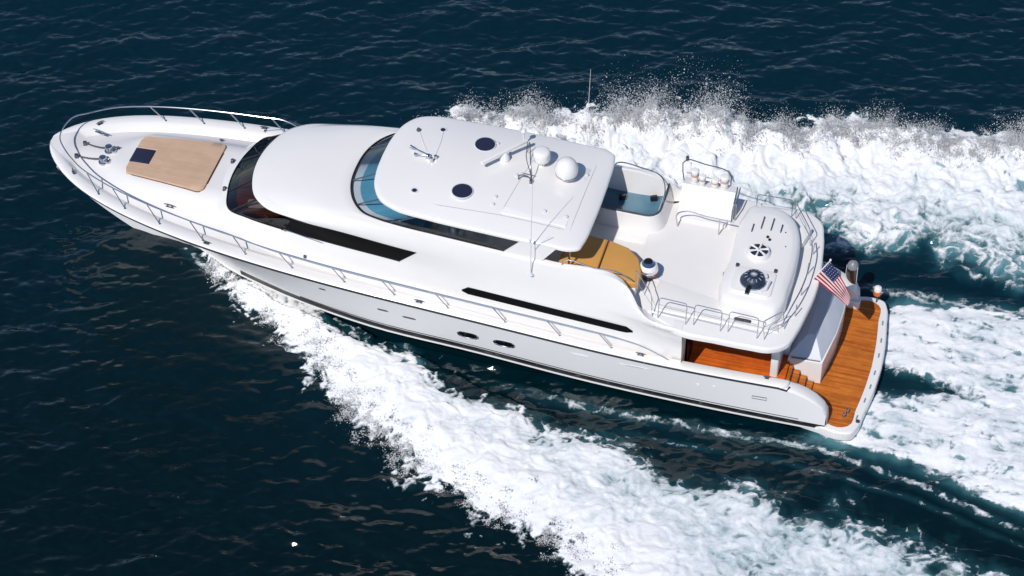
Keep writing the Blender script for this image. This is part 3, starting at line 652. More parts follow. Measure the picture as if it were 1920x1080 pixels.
# sun pad (mustard) with chrome grill ball
sp_=empty('sun_pad',(18.6,-1.3,3.5),'mustard yellow two-section sun lounge pad beside the hardtop edge','sun pad')
def padsec(o):
    g=MB(); g.prism(o,3.9,4.12,.07,4); return g
S1=[(17.55,-2.05),(18.42,-2.1),(18.42,-.47),(17.8,-.40),(17.25,-.5),(17.2,-1.9)]
S2=[(18.45,-2.1),(19.2,-2.1),(19.72,-2.02),(19.72,-1.55),(19.5,-.98),(19.1,-.62),(18.45,-.47)]
part(sp_,'cushion',padsec(S1),MUST,50); part(sp_,'cushion',padsec(S2),MUST,50)
g=MB(); g.prism([(17.25,-2.1),(19.65,-2.08),(19.68,-1.6),(19.42,-1.0),(19.05,-.68),(18.4,-.52),(17.25,-.55)],3.49,3.9,.02,2); part(sp_,'base',g,WHITE)
g=MB(); g.tube([(18.435,-2.1,4.11),(18.435,-.5,4.11)],.012,5); g.tube([(17.3,-2.04,4.1),(18.4,-2.06,4.1),(19.2,-2.06,4.1),(19.68,-1.98,4.08)],.012,5); part(sp_,'piping',g,DARKIN)
bl=empty('kettle_grill',(19.8,-1.05,3.5),'small chrome and white ball grill at the aft end of the mustard sun pad','grill')
CH=plain('chrome',(.85,.85,.87),.06,metal=1)
g=MB(); x,y,z=19.83,-1.12,3.5; g.lathe([(.16,0),(.12,.04),(.08,.12),(.18,.17),(.26,.26),(.29,.38)],(x,y,z),24); part(bl,'bowl',g,MAHOG)
g=MB(); g.lathe([(.295,.37),(.3,.40),(.285,.47)],(x,y,z),24); g.m=1; g.lathe([(.285,.47),(.26,.55),(.21,.61)],(x,y,z),24); g.m=0; g.lathe([(.21,.61),(.09,.67),(.01,.68)],(x,y,z),24); part(bl,'lid',g,[CH,WHITE])
g=MB(); g.lathe([(.15,.63),(.13,.68),(.06,.71),(.01,.715)],(x-.02,y+.04,z),14); part(bl,'vent_cap',g,BLACK)
g=MB(); g.tube([(x+.2,y-.2,z+.36),(x+.28,y-.05,z+.36),(x+.22,y+.15,z+.36)],.035,6); part(bl,'handle',g,ORANGE)

# ------------------------------------------------------------------ foredeck fit-out
pd=empty('foredeck_sun_pad',(4.2,0,3.4),'tan slatted sun pad lying on the foredeck around a dark square hatch','sun pad')
pz=lambda x,y: deckz(x,y)+.075
PO_=[(2.84,-.72),(3.0,-.96),(5.2,-1.08),(5.42,-1.02),(5.52,-.8),(5.55,0),(5.52,.8),(5.42,1.02),(5.2,1.08),(3.35,.92),(2.98,.80),(2.82,.55),(2.82,.30),(3.45,.30),(3.45,-.36),(2.82,-.36)]
g=MB()
# triangulated prism handled as strips in x so the crown is followed
def padhalf(y0f,y1f,x0,x1,n=14):
    rr=[]
    for i in range(n+1):
        x=x0+(x1-x0)*i/n; a,b=y0f(x),y1f(x); q=[]
        for k in range(9):
            y=a+(b-a)*k/8; q.append((x,y,pz(x,y)))
        q=[(x,a,pz(x,a)-.09)]+[(x,a,pz(x,a)-.02)]+[(q[0][0],a+.02,q[0][2])]+q[1:-1]+[(x,b-.02,q[-1][2])]+[(x,b,pz(x,b)-.02)]+[(x,b,pz(x,b)-.09)]
        rr.append(q)
    g.grid([[(p[0],p[1],p[2]-.09 if 0<j<len(rr[0])-1 else p[2]) for j,p in enumerate(rr[0])]]+rr+[[(p[0],p[1],p[2]-.09 if 0<j<len(rr[0])-1 else p[2]) for j,p in enumerate(rr[-1])]])
out_y=lambda x: lin(x,[2.82,2.84,2.92,5.36,5.5,5.55],[.66,.78,.88,1.14,1.10,1.0])
padhalf(lambda x:-out_y(x),lambda x:-.35,2.82,3.48,8); padhalf(lambda x:.31,lambda x:out_y(x),2.82,3.48,8)
padhalf(lambda x:-out_y(x),lambda x:out_y(x),3.48,5.56,26)
part(pd,'cushion',g,PADM,40)
g=MB(); L_=[(x,out_y(x)+.012,pz(x,out_y(x))-.05) for x in np.linspace(3.1,5.55,24)]; g.tube(L_,.013,5); g.tube([(x,-y,z) for x,y,z in L_],.013,5); g.tube([(5.575,y,pz(5.55,y)-.05) for y in np.linspace(-.74,.74,9)],.013,5); part(pd,'edge_piping',g,plain('brown_edge',(.10,.035,.02),.6))
g=MB(); g.prism(rrect(3.13,-.03,.66,.64,.03),lambda x,y:deckz(x,y),lambda x,y:deckz(x,y)+.09,.02,2); part(yacht,'foredeck_hatch',g,NAVY)
# windlasses with chain
for (x,y),(x2,y2) in (((1.95,.05),(1.05,.22)),((1.93,-.42),(1.0,-.38))):
    z=deckz(x,y); g=MB(); g.lathe([(.15,0),(.15,.05),(.09,.08),(.07,.16),(.12,.2),(.11,.24),(.03,.26)],(x,y,z),18); g.box((x+.12,y+.02,z+.06),(.22,.18,.12),0,.04); wl=part(yacht,'windlass',g,STEEL)
    g=MB(); pth=[Vector((x-.1,y,z+.14)).lerp(Vector((x2,y2,deckz(x2,y2)+.1)),t)-Vector((0,0,.05*math.sin(math.pi*t))) for t in np.linspace(0,1,15)]
    for i in range(14):
        a,b=pth[i],pth[i+1]; g.tube([a,a.lerp(b,.5),b+(b-a)*.15],[.022,.034 if i%2 else .026,.022],6)
    g.box((x2,y2,deckz(x2,y2)+.08),(.12,.1,.14),.3,.02); part(wl,'anchor_chain',g,DSTEEL)
def cleat(x,y,z,a=0,L=.28,name='cleat',m=DSTEEL):
    g=MB(); d=Vector((math.cos(a),math.sin(a),0)); c=Vector((x,y,z)); g.tube([c-d*L/2+Vector((0,0,.07)),c-d*L*.2+Vector((0,0,.085)),c+d*L*.2+Vector((0,0,.085)),c+d*L/2+Vector((0,0,.07))],[.012,.022,.022,.012],6)
    for q in (-.18,.18): g.tube([c+d*L*q,c+d*L*q+Vector((0,0,.085))],.022,6)
    g.prism([(x+a_*math.cos(a)-b_*math.sin(a),y+a_*math.sin(a)+b_*math.cos(a)) for a_,b_ in rrect(0,0,L*.7,.08,.03)],z,z+.012,.004,1)
    part(yacht,name,g,m)
cleat(1.25,-1.2,zg(1.25)+.04,-.9); cleat(1.2,1.15,zg(1.2)+.04,.9); cleat(6.25,-yg(6.25)+.15,zg(6.25)+.04,-.15); cleat(6.2,yg(6.2)-.2,zg(6.2)+.04,.1)
cleat(13.2,-yg(13.2)+.17,zg(13.2)+.04,0,.3); cleat(20.1,-yg(20)+.2,zg(20.1)+.04,0,.3); cleat(23.9,-yg(23.9)+.25,zg(23.9)+.03,.1,.2)
cleat(2.2,.22,deckz(2.2,.2),.1,.16); cleat(1.35,.75,3.25,-.2,.5,'chain_stopper',STEEL)
cleat(4.62,-1.6,deckz(4.62,-1.6),-.1,.42,'skene_vent'); cleat(5.05,1.85,deckz(5.05,1.85),0,.16)
for x,y in ((6.0,.42),(6.2,-.85)):
    g=MB(); g.lathe([(.075,0),(.07,.04),(.03,.06),(.03,.1),(.06,.12),(.02,.15)],(x,y,deckz(x,y)),14); part(yacht,'wiper_motor',g,DSTEEL)
g=MB(); g.box((9.35,-2.42,2.85),(.1,.08,.1),0,.02); part(yacht,'side_light',g,DSTEEL)

# ------------------------------------------------------------------ flag, staff
fs=Vector((24.56,.18,3.4)); ft=Vector((25.07,.15,4.42))
g=MB(); g.tube([fs,ft],.018,7); g.lathe([(.02,0),(.035,.02),(.03,.05),(.005,.07)],ft,10); part(yacht,'flag_staff',g,WHITE)
fl=empty('flag',tuple(ft),'red, white and blue striped flag flying from a staff over the stern','flag')
fm,ftn,fb=newmat('flag_cloth'); fb.inputs['Roughness'].default_value=.8
at=ftn.nodes.new('ShaderNodeVertexColor'); at.layer_name='Col'; ftn.links.new(at.outputs[0],fb.inputs['Base Color'])
H0=ft-Vector((.01,0,.02)); H1=fs.lerp(ft,.12)         # hoist top, bottom
# fly corners
G0=Vector((25.83,.10,3.08)); G1=Vector((25.74,.05,2.78))
nu,nv=57,39
me=bpy.data.meshes.new('cloth'); vs=[]
for j in range(nv+1):
    v=j/nv
    for i in range(nu+1):
        u=i/nu
        a=H0.lerp(H1,v); b=G0.lerp(G1,v)
        # bulging: free corner lower, fabric sags
        c0=H0.lerp(G0,.5)+Vector((.05,0,.12)); c1=H1.lerp(G1,.5)+Vector((-.02,-.05,.10)); c=c0.lerp(c1,v)
        p=a*(1-u)**2+c*2*u*(1-u)+b*u*u
        wv=.055*u*math.sin(u*11+v*2.5)+.025*u*math.sin(u*23-v*4)
        p=p+Vector((.3,-.8,.5))*wv; vs.append(p-ft)
fcs=[(j*(nu+1)+i,j*(nu+1)+i+1,(j+1)*(nu+1)+i+1,(j+1)*(nu+1)+i) for j in range(nv) for i in range(nu)]
me.from_pydata(vs,[],fcs); ca=me.color_attributes.new('Col','BYTE_COLOR','CORNER')
cols=[]
for j in range(nv):
    for i in range(nu):
        s_=int(j/3); red=(s_%2==0); c=(.40,.002,.012,1) if red else (.62,.60,.60,1)
        if i<24 and j<21:
            c=(.006,.014,.08,1)
            if (i%4==2) and ((j%4==1 and (i//4)%2==0) or (j%4==3 and (i//4)%2==1)) : c=(.6,.62,.7,1)
        cols+=[c]*4
ca.data.foreach_set('color_srgb' if False else 'color',[x for c in cols for x in c])
me.materials.append(fm)
for p in me.polygons: p.use_smooth=True
o=bpy.data.objects.new('cloth',me); link(o,fl)

# covered post and little horn lamp on far stern corner
po_=empty('covered_post',(25.45,2.85,.9),'dark brown round post with a clear grey cap behind the flag','post')
g=MB(); x,y,z=25.5,2.72,1.0; g.lathe([(.17,0),(.17,.75),(.16,.85)],(x,y,z),20); part(po_,'body',g,plain('brown_post',(.022,.008,.007),.25,coat=.5))
g=MB(); g.lathe([(.18,.80),(.19,.84),(.15,.95),(.08,1.01),(.05,1.04),(.005,1.05)],(x,y,z),20); part(po_,'cap',g,plain('clear_cap',(.20,.21,.23),.3,bump=.5,bscale=12))
for a in (200,330): 
    d=Vector((math.cos(rad(a)),math.sin(rad(a)),0)); g=MB(); g.tube([Vector((x,y,z+.9))+d*.19,Vector((x,y,z+.3))+d*.2,Vector((x,y,z+.05))+d*.19],.01,5); part(po_,'cord',g,GREYW)
g=MB(); g.box((x+.02,y-.02,z-.3),(.42,.4,.62),0,.08); g.box((x+.15,y-.3,z-.4),(.5,.3,.3),0,.06); part(yacht,'quarter_box',g,WHITE)
lb=empty('stern_lamp',(26.35,2.75,.45),'white hooded lamp with orange inside on a thin post at the far platform corner','lamp')
x,y,z=26.36,2.74,.44
g=MB(); g.tube([(x,y,z),(x,y,z+.42)],.02,6); part(lb,'post',g,DSTEEL)
g=MB(); g.lathe([(.12,.50),(.13,.56),(.11,.64),(.05,.68),(.005,.69)],(x,y+.02,z),18); part(lb,'hood',g,WHITE)
g=MB(); g.lathe([(.05,.36),(.11,.38),(.125,.44),(.11,.52)],(x,y-.03,z),16); part(lb,'lens',g,ORANGE)

# ------------------------------------------------------------------ sea and wake
def perm(seed):
    r=np.random.default_rng(seed); p=r.permutation(256).astype(np.int32); return np.concatenate([p,p]), r.uniform(0,2*np.pi,256).astype(np.float32)
def perlin(x,y,seed=0):
    p,a=perm(seed); gx,gy=np.cos(a),np.sin(a)
    xi=np.floor(x).astype(np.int32); yi=np.floor(y).astype(np.int32); xf=(x-xi).astype(np.float32); yf=(y-yi).astype(np.float32)
    xi&=255; yi&=255; u=xf*xf*xf*(xf*(xf*6-15)+10); v=yf*yf*yf*(yf*(yf*6-15)+10)
    def g(ix,iy,fx,fy): h=p[p[ix]+iy]; return gx[h]*fx+gy[h]*fy
    x1=(xi+1)&255; y1=(yi+1)&255
    a0=g(xi,yi,xf,yf); b0=g(x1,yi,xf-1,yf); c0=g(xi,y1,xf,yf-1); d0=g(x1,y1,xf-1,yf-1)
    l=a0+u*(b0-a0); return (l+v*((c0+u*(d0-c0))-l))*1.5
def fbm(x,y,s,o,seed,g=.5,l=2.03):
    t=0;a=1;n=0
    for i in range(o): t=t+a*perlin(x/s+13.7*i,y/s-7.1*i,seed+i); n+=a; a*=g; s/=l
    return t/n
def sst(a,b,x): t=np.clip((x-a)/(b-a),0,1); return t*t*(3-2*t)
FX0,FX1,FY0,FY1,DX=-7.0,36.0,-16.0,20.5,.042
def axis(a,b):
    f=np.arange(a,b+1e-6,DX); o=[b]; s=DX
    while o[-1]<b+1500: s*=1.13; o.append(o[-1]+s)
    i=[a]; s=DX
    while i[-1]>a-1500: s*=1.13; i.append(i[-1]-s)
    return np.concatenate([i[:0:-1],f,o[1:]]),len(i)-1,len(f)
gxs,ix0,nfx=axis(FX0,FX1); gys,iy0,nfy=axis(FY0,FY1)
NX,NY=len(gxs),len(gys)
X,Y=np.meshgrid(gxs,gys); X=X.astype(np.float32); Y=Y.astype(np.float32)
# spectrum of wind chop
def ocean(n,L,seed,th0,lam,rms):
    r=np.random.default_rng(seed); k1=np.fft.fftfreq(n,L/n)*2*np.pi; kx,ky=np.meshgrid(k1,k1); k=np.hypot(kx,ky); k[0,0]=1
    c=np.cos(np.arctan2(ky,kx)-th0)
    Pk=np.exp(-(2*np.pi/lam/k)**2*.8)/k**3.55*(np.abs(c)**5*.94+.06)*np.exp(-(k*.036)**2); Pk[0,0]=0
    h=(r.normal(size=(n,n))+1j*r.normal(size=(n,n)))*np.sqrt(Pk)
    H=np.fft.ifft2(h).real; sx=np.fft.ifft2(1j*kx*h).real; s=rms/np.sqrt((sx**2+np.fft.ifft2(1j*ky*h).real**2).mean())
    Dx=np.fft.ifft2(-1j*kx/k*h).real*s; Dy=np.fft.ifft2(-1j*ky/k*h).real*s
    return H*s,Dx,Dy
OL,ON=61.0,1024
Ho,Dxo,Dyo=ocean(ON,OL,5,rad(108),2.3,.245)
def samp(T,x,y):
    u=(x/OL*ON)%ON; v=(y/OL*ON)%ON; i=np.floor(u).astype(int); j=np.floor(v).astype(int); a=u-i; b=v-j; i%=ON; j%=ON; i1=(i+1)%ON; j1=(j+1)%ON
    return (T[j,i]*(1-a)+T[j,i1]*a)*(1-b)+(T[j1,i]*(1-a)+T[j1,i1]*a)*b
dist=np.maximum(np.maximum(FX0-X,X-FX1),np.maximum(FY0-Y,Y-FY1)); fade=1-sst(20,220,dist)
h0=samp(Ho,X,Y)*fade; dx0=samp(Dxo,X,Y)*fade; dy0=samp(Dyo,X,Y)*fade
swell=.10*np.sin((X*-.46+Y*.89)*2*np.pi/11+1.3*perlin(X/14,Y/14,3))*fade
# ---- wake masks
def sdist(poly,x,y):
    P=np.array(poly,np.float32); d2=np.full(x.shape,1e9,np.float32); ins=np.zeros(x.shape,bool)
    for i in range(len(P)):
        a=P[i-1]; b=P[i]; e=b-a; wx=x-a[0]; wy=y-a[1]; t=np.clip((wx*e[0]+wy*e[1])/(e@e+1e-9),0,1)
        d2=np.minimum(d2,(wx-t*e[0])**2+(wy-t*e[1])**2)
        c=((a[1]<=y)&(b[1]>y))|((b[1]<=y)&(a[1]>y))
        if abs(e[1])>1e-9: ins^=c&(x<a[0]+(y-a[1])*e[0]/e[1])
    d=np.sqrt(d2); return np.where(ins,d,-d)
fx=slice(ix0,ix0+nfx); fy=slice(iy0,iy0+nfy)
x=X[fy,fx]; y=Y[fy,fx]
port_out=[(5.0,-.3),(5.9,-1.3),(7.1,-2.3),(8.3,-3.0),(9.6,-3.8),(10.6,-4.7),(11.8,-5.8),(12.8,-6.6),(14.1,-7.3),(15.5,-8.0),(16.7,-8.4),(18.0,-8.9),(19.6,-9.5),(20.8,-10.1),(22.9,-11.3),(27,-12.8),(31,-13.8),(37.5,-15.0)]
port_in=[(5.0,-.3),(6.8,-.9),(8.0,-1.35),(9.2,-1.8),(10.3,-2.1),(11.5,-2.55),(13.0,-2.95),(14.5,-3.4),(15.6,-3.75),(17.0,-4.1),(18.4,-4.35),(19.4,-4.5),(20.6,-4.9),(22.7,-5.05),(25.2,-5.3),(27.9,-5.5),(29.7,-5.8),(31.2,-6.4),(37.5,-7.3)]
star_out=[(5.0,.3),(6,1.7),(8.6,3.8),(10.0,6.2),(11.3,7.9),(12.8,8.5),(14.2,8.7),(15.6,9.0),(17.2,9.8),(18.8,10.0),(20.4,10.0),(22,10.3),(23.5,11.0),(25.0,11.5),(26.6,11.5),(28.6,11.9),(31,12.6),(37.5,13.8)]
star_in=[(5.0,.3),(7,1),(10.3,2.4),(14,3.1),(18,3.6),(21,4.2),(24.0,5.3),(25.8,5.35),(28.3,5.3),(31.4,5.3),(37.5,5.7)]
wash=[(25.4,-3.0),(27.1,-3.15),(28.7,-3.35),(30.0,-3.7),(32.0,-4.3),(34,-4.8),(37.5,-5.6),(37.5,4.3),(31.6,3.9),(28.9,3.8),(27.2,3.5),(26.5,2.9)]
hollow=[(26.4,.75),(27.6,.5),(29.0,.2),(30.0,-.05),(28.6,-.45),(26.8,-.85),(26.4,-.7)]
sP=sdist(port_out+port_in[::-1],x,y); sS=sdist(star_out+star_in[::-1],x,y); sW=sdist(wash,x,y); sH=sdist(hollow,x,y)
def line_d(pl,x,y):
    d2=np.full(x.shape,1e9,np.float32)
    for a,b in zip(pl[:-1],pl[1:]):
        e0,e1=b[0]-a[0],b[1]-a[1]; t=np.clip(((x-a[0])*e0+(y-a[1])*e1)/(e0*e0+e1*e1),0,1); d2=np.minimum(d2,(x-a[0]-t*e0)**2+(y-a[1]-t*e1)**2)
    return np.sqrt(d2)
dPo=line_d(port_out,x,y); dPi=line_d(port_in,x,y); dSo=line_d(star_out,x,y); dSi=line_d(star_in,x,y)
wx_=x+.5*fbm(x,y,1.3,3,40); wy_=y+.5*fbm(x,y,1.3,3,50)
n_big=fbm(x,y,2.6,4,60,.55); n_mid=fbm(wx_,wy_,.9,4,70,.6); n_fin=fbm(wx_,wy_,.32,4,80,.65)
rid=1-np.abs(fbm(wx_,wy_,.75,2,90,.5))*2.6          # bright along filaments
rid2=1-np.abs(fbm(wx_*1.0,wy_,.33,2,95,.5))*2.6
lace=np.maximum(rid,rid2*.9)
def field(sd,din,dout,age0,age1,inw,o0=-1.0,o1=1.0):
    out=sd+1.15*n_big+.55*n_mid
    inn=din*np.sign(sd)
    inside=sst(o0,o1,out+.6*n_fin)
    soft=sst(-.2,inw,inn*1.0+1.0*n_big+.3*n_mid)
    age=sst(age0,age1,x)
    # outer edge is dense and bursts abruptly; inner side thins into lace
    rho=np.where(dout<din,inside*1.0,inside*(.38+.62*soft))
    rho=rho*(1-.26*age*sst(.3,3,dout))
    return np.clip(rho,0,1)
rP=field(sP,dPi,dPo,15,28,2.2); rS=field(sS,dSi,dSo,17,30,2.8,-.75,.45)*(1-.42*sst(22,29,x)*np.exp(-((dSo-.6)/1.6)**2)*sst(-.25,.5,n_big+.3))
str_n=fbm(x*.28,y+.25*perlin(x/3,y/2,31),.42,4,110,.6)
outW=sW+.35*n_big+.25*n_mid
rW=sst(-.25,.45,outW)*(1-.85*sst(-.45,.65,sH+.5*n_mid+.8*str_n))*(.80+.2*sst(-.3,.4,str_n))
# wisps: hull-side streak and speckled top edge of the wash
hs_=[(13.5,-3.25),(17,-3.45),(20,-3.5),(23,-3.45),(26,-3.25),(28,-3.75),(31,-4.6),(35,-5.7)]
dh=line_d(hs_,x,y); rH=np.exp(-(dh/.24)**2)*.56*sst(13.5,18,x)
dh2=line_d([(17,-3.9),(21,-4.15),(25,-4.1),(29,-4.6),(34,-5.9)],x,y); rH=np.maximum(rH,np.exp(-(dh2/.12)**2)*.44*sst(17,22,x))
dt=line_d([(26.3,3.6),(28.5,3.75),(32,3.95),(37,4.3)],x,y); rT=np.exp(-(dt/.45)**2)*.55
bw=line_d([(4.4,-.35),(5.4,-1.0)],x,y); rB=np.exp(-(bw/.25)**2)*.6
rH=np.maximum(np.maximum(rH,rT),rB)
hullc=np.interp(x,[3.6,4.3,5.2,6,7.3,8.4,10,11.6,14.4,20,25.8,26.9],[0,.12,.5,.95,1.55,2.0,2.45,2.72,2.9,2.95,2.86,2.8])
underhull=(np.abs(y)<hullc-.3)&(x>4)&(x<26.7)
tex=.5+.5*np.clip(.85*(lace-.45)*1.3+.75*n_fin+.3*n_mid,-1,1)   # 0..1
blt=np.clip(-n_big-.05,0,1)*.5; thP=rP*1.3-(1-tex)*.95-blt*sst(12,24,x); thS=rS*1.3-(1-tex)*.95-blt*.8; thW=rW*1.3-(1-tex)*.95-.7*np.clip(.28-str_n,0,1)
thH=rH*1.25-(1-tex)*.7-.22-.45*np.abs(fbm(x*.3,y,.3,3,170))
# heights
def billow(s,o,seed,wx=wx_,wy=wy_):
    t=0; a=1.0; n=0
    for i in range(o):
        q=perlin(wx/s+5.1*i,wy/s+3.3*i,seed+i); t=t+a*(np.sqrt(q*q+.02)*1.5-.5+.5*q)*s; a*=.92; s*=.5
    return t
bil=billow(.85,5,130)
envP=sst(0,1.4,sP+.6*n_big)*np.interp(x,[5,8,12,16,22,30,37],[.25,.5,.62,.55,.38,.28,.25])
plume=np.clip(.55+.9*fbm(x,y*.5,2.0,4,210,.6),0,1.5)
envS=sst(0,1.2,sS+.6*n_big)*np.interp(x,[5,8,11,14,18,20,22,25,37],[.3,.8,1.2,1.5,1.7,1.5,1.0,.9,.6])
rdgP=np.exp(-((dPo-1.6)/1.5)**2)*(sP>-.8); rdgS=np.exp(-((dSo-1.2)/1.9)**2)*(sS>-.8)
envW=sst(-.1,1.2,sW)*np.interp(x,[26,28,31,37],[.12,.26,.34,.3])*(1-.8*sst(-.3,.5,sH))
hw=envP*(.45*rdgP+.30+.27*bil+.18*n_mid+.12*n_fin)+envS*(.72*rdgS*plume+.22+.22*bil+.20*n_mid+.10*n_fin)+envW*(.5+.28*billow(.6,5,150,wx_*.5,wy_)+.2*n_mid)
# smooth bow-wave swell running outside the foam, trough beside the hull
hw=hw+.16*np.exp(-((dPo)/1.6)**2)*sst(6,11,x)+.2*np.exp(-((dSo)/1.8)**2)*sst(6,11,x)-.16*np.exp(-(dPi/1.0)**2)*(sP<0)*(np.abs(y)<6)
wk=np.zeros_like(X); wk[fy,fx]=hw*sst(0,1.5,np.minimum(np.minimum(x-FX0,FX1-x),np.minimum(y-FY0,FY1-y)))
ecal=np.zeros_like(X); ecal[fy,fx]=np.maximum(np.maximum(sst(.2,1.2,sP),sst(.2,1.2,sS)),sst(.2,1.2,sW))
Z=(h0+swell*.6)*(1-.6*ecal)+wk
XX=X+dx0*.4*(1-ecal); YY=Y+dy0*.4*(1-ecal)
# keep the water outside the hull
hu=np.zeros_like(X,bool); hu[fy,fx]=underhull; Z=np.where(hu,np.minimum(Z,-.35),Z)
lowr=np.zeros_like(X,bool); lowr[fy,fx]=(np.abs(y)<hullc+.25)&(x>6)&(x<27.2); Z=np.where(lowr,np.minimum(Z,.12),Z)
aer=np.zeros_like(X); aer[fy,fx]=np.clip(np.maximum(np.maximum(.75*sst(-.6,2.0,sP+1.3*n_big+.5*n_mid),.95*sst(-.9,1.9,sS+1.2*n_big+.5*n_mid)),np.maximum(.75*sst(-.6,.6,sW)*(1-.9*sst(-.4,.4,sH+.4*n_mid)),rH*.3)),0,1)*(.80+.5*n_mid+.4*n_big)
def npmesh(name,V,F,mat,attrs=(),smooth_=True):
    me=bpy.data.meshes.new(name); me.vertices.add(len(V)); me.vertices.foreach_set('co',V.astype(np.float32).ravel())
    k=F.shape[1]; me.loops.add(F.size); me.loops.foreach_set('vertex_index',F.astype(np.int32).ravel())
    me.polygons.add(len(F)); me.polygons.foreach_set('loop_start',np.arange(0,F.size,k,dtype=np.int32)); me.polygons.foreach_set('loop_total',np.full(len(F),k,np.int32))
    me.polygons.foreach_set('use_smooth',np.full(len(F),smooth_,bool))
    for n,a in attrs: at=me.attributes.new(n,'FLOAT','POINT'); at.data.foreach_set('value',a.astype(np.float32))
    me.update(); me.validate(); me.materials.append(mat); o=bpy.data.objects.new(name,me); COL.objects.link(o); return o
# water material
wm,wt,wb=newmat('sea_water'); N_=wt.nodes; L_=wt.links
wb.inputs['Roughness'].default_value=.11; wb.inputs['IOR'].default_value=1.42
at=N_.new('ShaderNodeAttribute'); at.attribute_name='aer'
cr=N_.new('ShaderNodeValToRGB'); cr.color_ramp.elements[0].position=.02; cr.color_ramp.elements[0].color=(0,0,0,1)
cr.color_ramp.elements[1].position=1; cr.color_ramp.elements[1].color=(.34,.50,.54,1); e=cr.color_ramp.elements.new(.5); e.color=(.075,.18,.20,1); e=cr.color_ramp.elements.new(.2); e.color=(.008,.035,.042,1)
L_.new(at.outputs['Fac'],cr.inputs[0])
gq=N_.new('ShaderNodeNewGeometry'); sq=N_.new('ShaderNodeSeparateXYZ'); L_.new(gq.outputs['Position'],sq.inputs[0])
pn=N_.new('ShaderNodeTexNoise'); pn.inputs['Scale'].default_value=.12; pn.inputs['Detail'].default_value=4; L_.new(gq.outputs['Position'],pn.inputs['Vector'])
py=N_.new('ShaderNodeMath'); py.operation='MULTIPLY_ADD'; py.inputs[1].default_value=14; L_.new(pn.outputs[0],py.inputs[0]); L_.new(sq.outputs['Y'],py.inputs[2])
pm=N_.new('ShaderNodeMapRange'); pm.inputs[1].default_value=-4; pm.inputs[2].default_value=16; pm.inputs[3].default_value=0; pm.inputs[4].default_value=1; L_.new(py.outputs[0],pm.inputs[0])
pc=N_.new('ShaderNodeMixRGB'); pc.inputs[1].default_value=(.0002,.0065,.0080,1); pc.inputs[2].default_value=(.0006,.0140,.0240,1); L_.new(pm.outputs[0],pc.inputs[0])  # darker green near, bluer far off: sky reflection painted into the base colour
pa=N_.new('ShaderNodeMixRGB'); pa.blend_type='ADD'; pa.inputs[0].default_value=1; L_.new(pc.outputs[0],pa.inputs[1]); L_.new(cr.outputs[0],pa.inputs[2]); L_.new(pa.outputs[0],wb.inputs['Base Color'])
gm=N_.new('ShaderNodeNewGeometry')
def nzb(scale,det,dist,prev,vec):
    nz=N_.new('ShaderNodeTexNoise'); nz.inputs['Scale'].default_value=scale; nz.inputs['Detail'].default_value=det; L_.new(vec,nz.inputs['Vector'])
    bp=N_.new('ShaderNodeBump'); bp.inputs['Distance'].default_value=dist; bp.inputs['Strength'].default_value=.3; L_.new(nz.outputs[0],bp.inputs['Height'])
    if prev: L_.new(prev,bp.inputs['Normal'])
    return bp.outputs[0]
mpn=N_.new('ShaderNodeMapping'); mpn.inputs['Rotation'].default_value=(0,0,rad(-26)); mpn.inputs['Scale'].default_value=(.6,1.5,1); L_.new(gm.outputs['Position'],mpn.inputs[0])
b1=nzb(3.2,5,.05,None,mpn.outputs[0]); L_.new(b1,wb.inputs['Normal'])
V=np.stack([XX,YY,Z],-1).reshape(-1,3)
I=np.arange(NX*NY).reshape(NY,NX); F=np.stack([I[:-1,:-1],I[:-1,1:],I[1:,1:],I[1:,:-1]],-1).reshape(-1,4)
wat=npmesh('water',V,F,wm,[('aer',aer.ravel())]); tag(wat,'dark blue-green choppy open sea','sea',kind='structure')
# foam meshes
fmm,ft_,fb_=newmat('sea_foam'); N_=ft_.nodes; L_=ft_.links
fb_.inputs['Roughness'].default_value=.75; fb_.inputs['Specular IOR Level'].default_value=.25
at=N_.new('ShaderNodeAttribute'); at.attribute_name='thick'
gm=N_.new('ShaderNodeNewGeometry'); nz=N_.new('ShaderNodeTexNoise'); nz.inputs['Scale'].default_value=8; nz.inputs['Detail'].default_value=9; nz.inputs['Roughness'].default_value=.78; L_.new(gm.outputs['Position'],nz.inputs['Vector'])
ma=N_.new('ShaderNodeMath'); ma.operation='MULTIPLY_ADD'; ma.inputs[1].default_value=.95; L_.new(nz.outputs[0],ma.inputs[0]); 
sb=N_.new('ShaderNodeMath'); sb.operation='SUBTRACT'; sb.inputs[1].default_value=.44; L_.new(at.outputs['Fac'],sb.inputs[0]); L_.new(sb.outputs[0],ma.inputs[2])
cr=N_.new('ShaderNodeValToRGB'); els=cr.color_ramp.elements; els[0].position=0; els[0].color=(.16,.27,.28,1); els[1].position=.98; els[1].color=(.80,.80,.81,1); e=els.new(.22); e.color=(.34,.43,.45,1); e=els.new(.5); e.color=(.57,.62,.65,1); e=els.new(.75); e.color=(.71,.73,.75,1)
L_.new(ma.outputs[0],cr.inputs[0]); L_.new(cr.outputs[0],fb_.inputs['Base Color'])
n2=N_.new('ShaderNodeTexNoise'); n2.inputs['Scale'].default_value=18; n2.inputs['Detail'].default_value=8; n2.inputs['Roughness'].default_value=.7; L_.new(gm.outputs['Position'],n2.inputs['Vector'])
bp=N_.new('ShaderNodeBump'); bp.inputs['Distance'].default_value=.05; bp.inputs['Strength'].default_value=.5; L_.new(n2.outputs[0],bp.inputs['Height']); vm=N_.new('ShaderNodeMix'); vm.data_type='VECTOR'; vm.inputs[0].default_value=.38; vm.inputs[5].default_value=(0,-.1,1)
L_.new(bp.outputs[0],vm.inputs[4]); vn=N_.new('ShaderNodeVectorMath'); vn.operation='NORMALIZE'; L_.new(vm.outputs[1],vn.inputs[0]); L_.new(vn.outputs[0],fb_.inputs['Normal'])
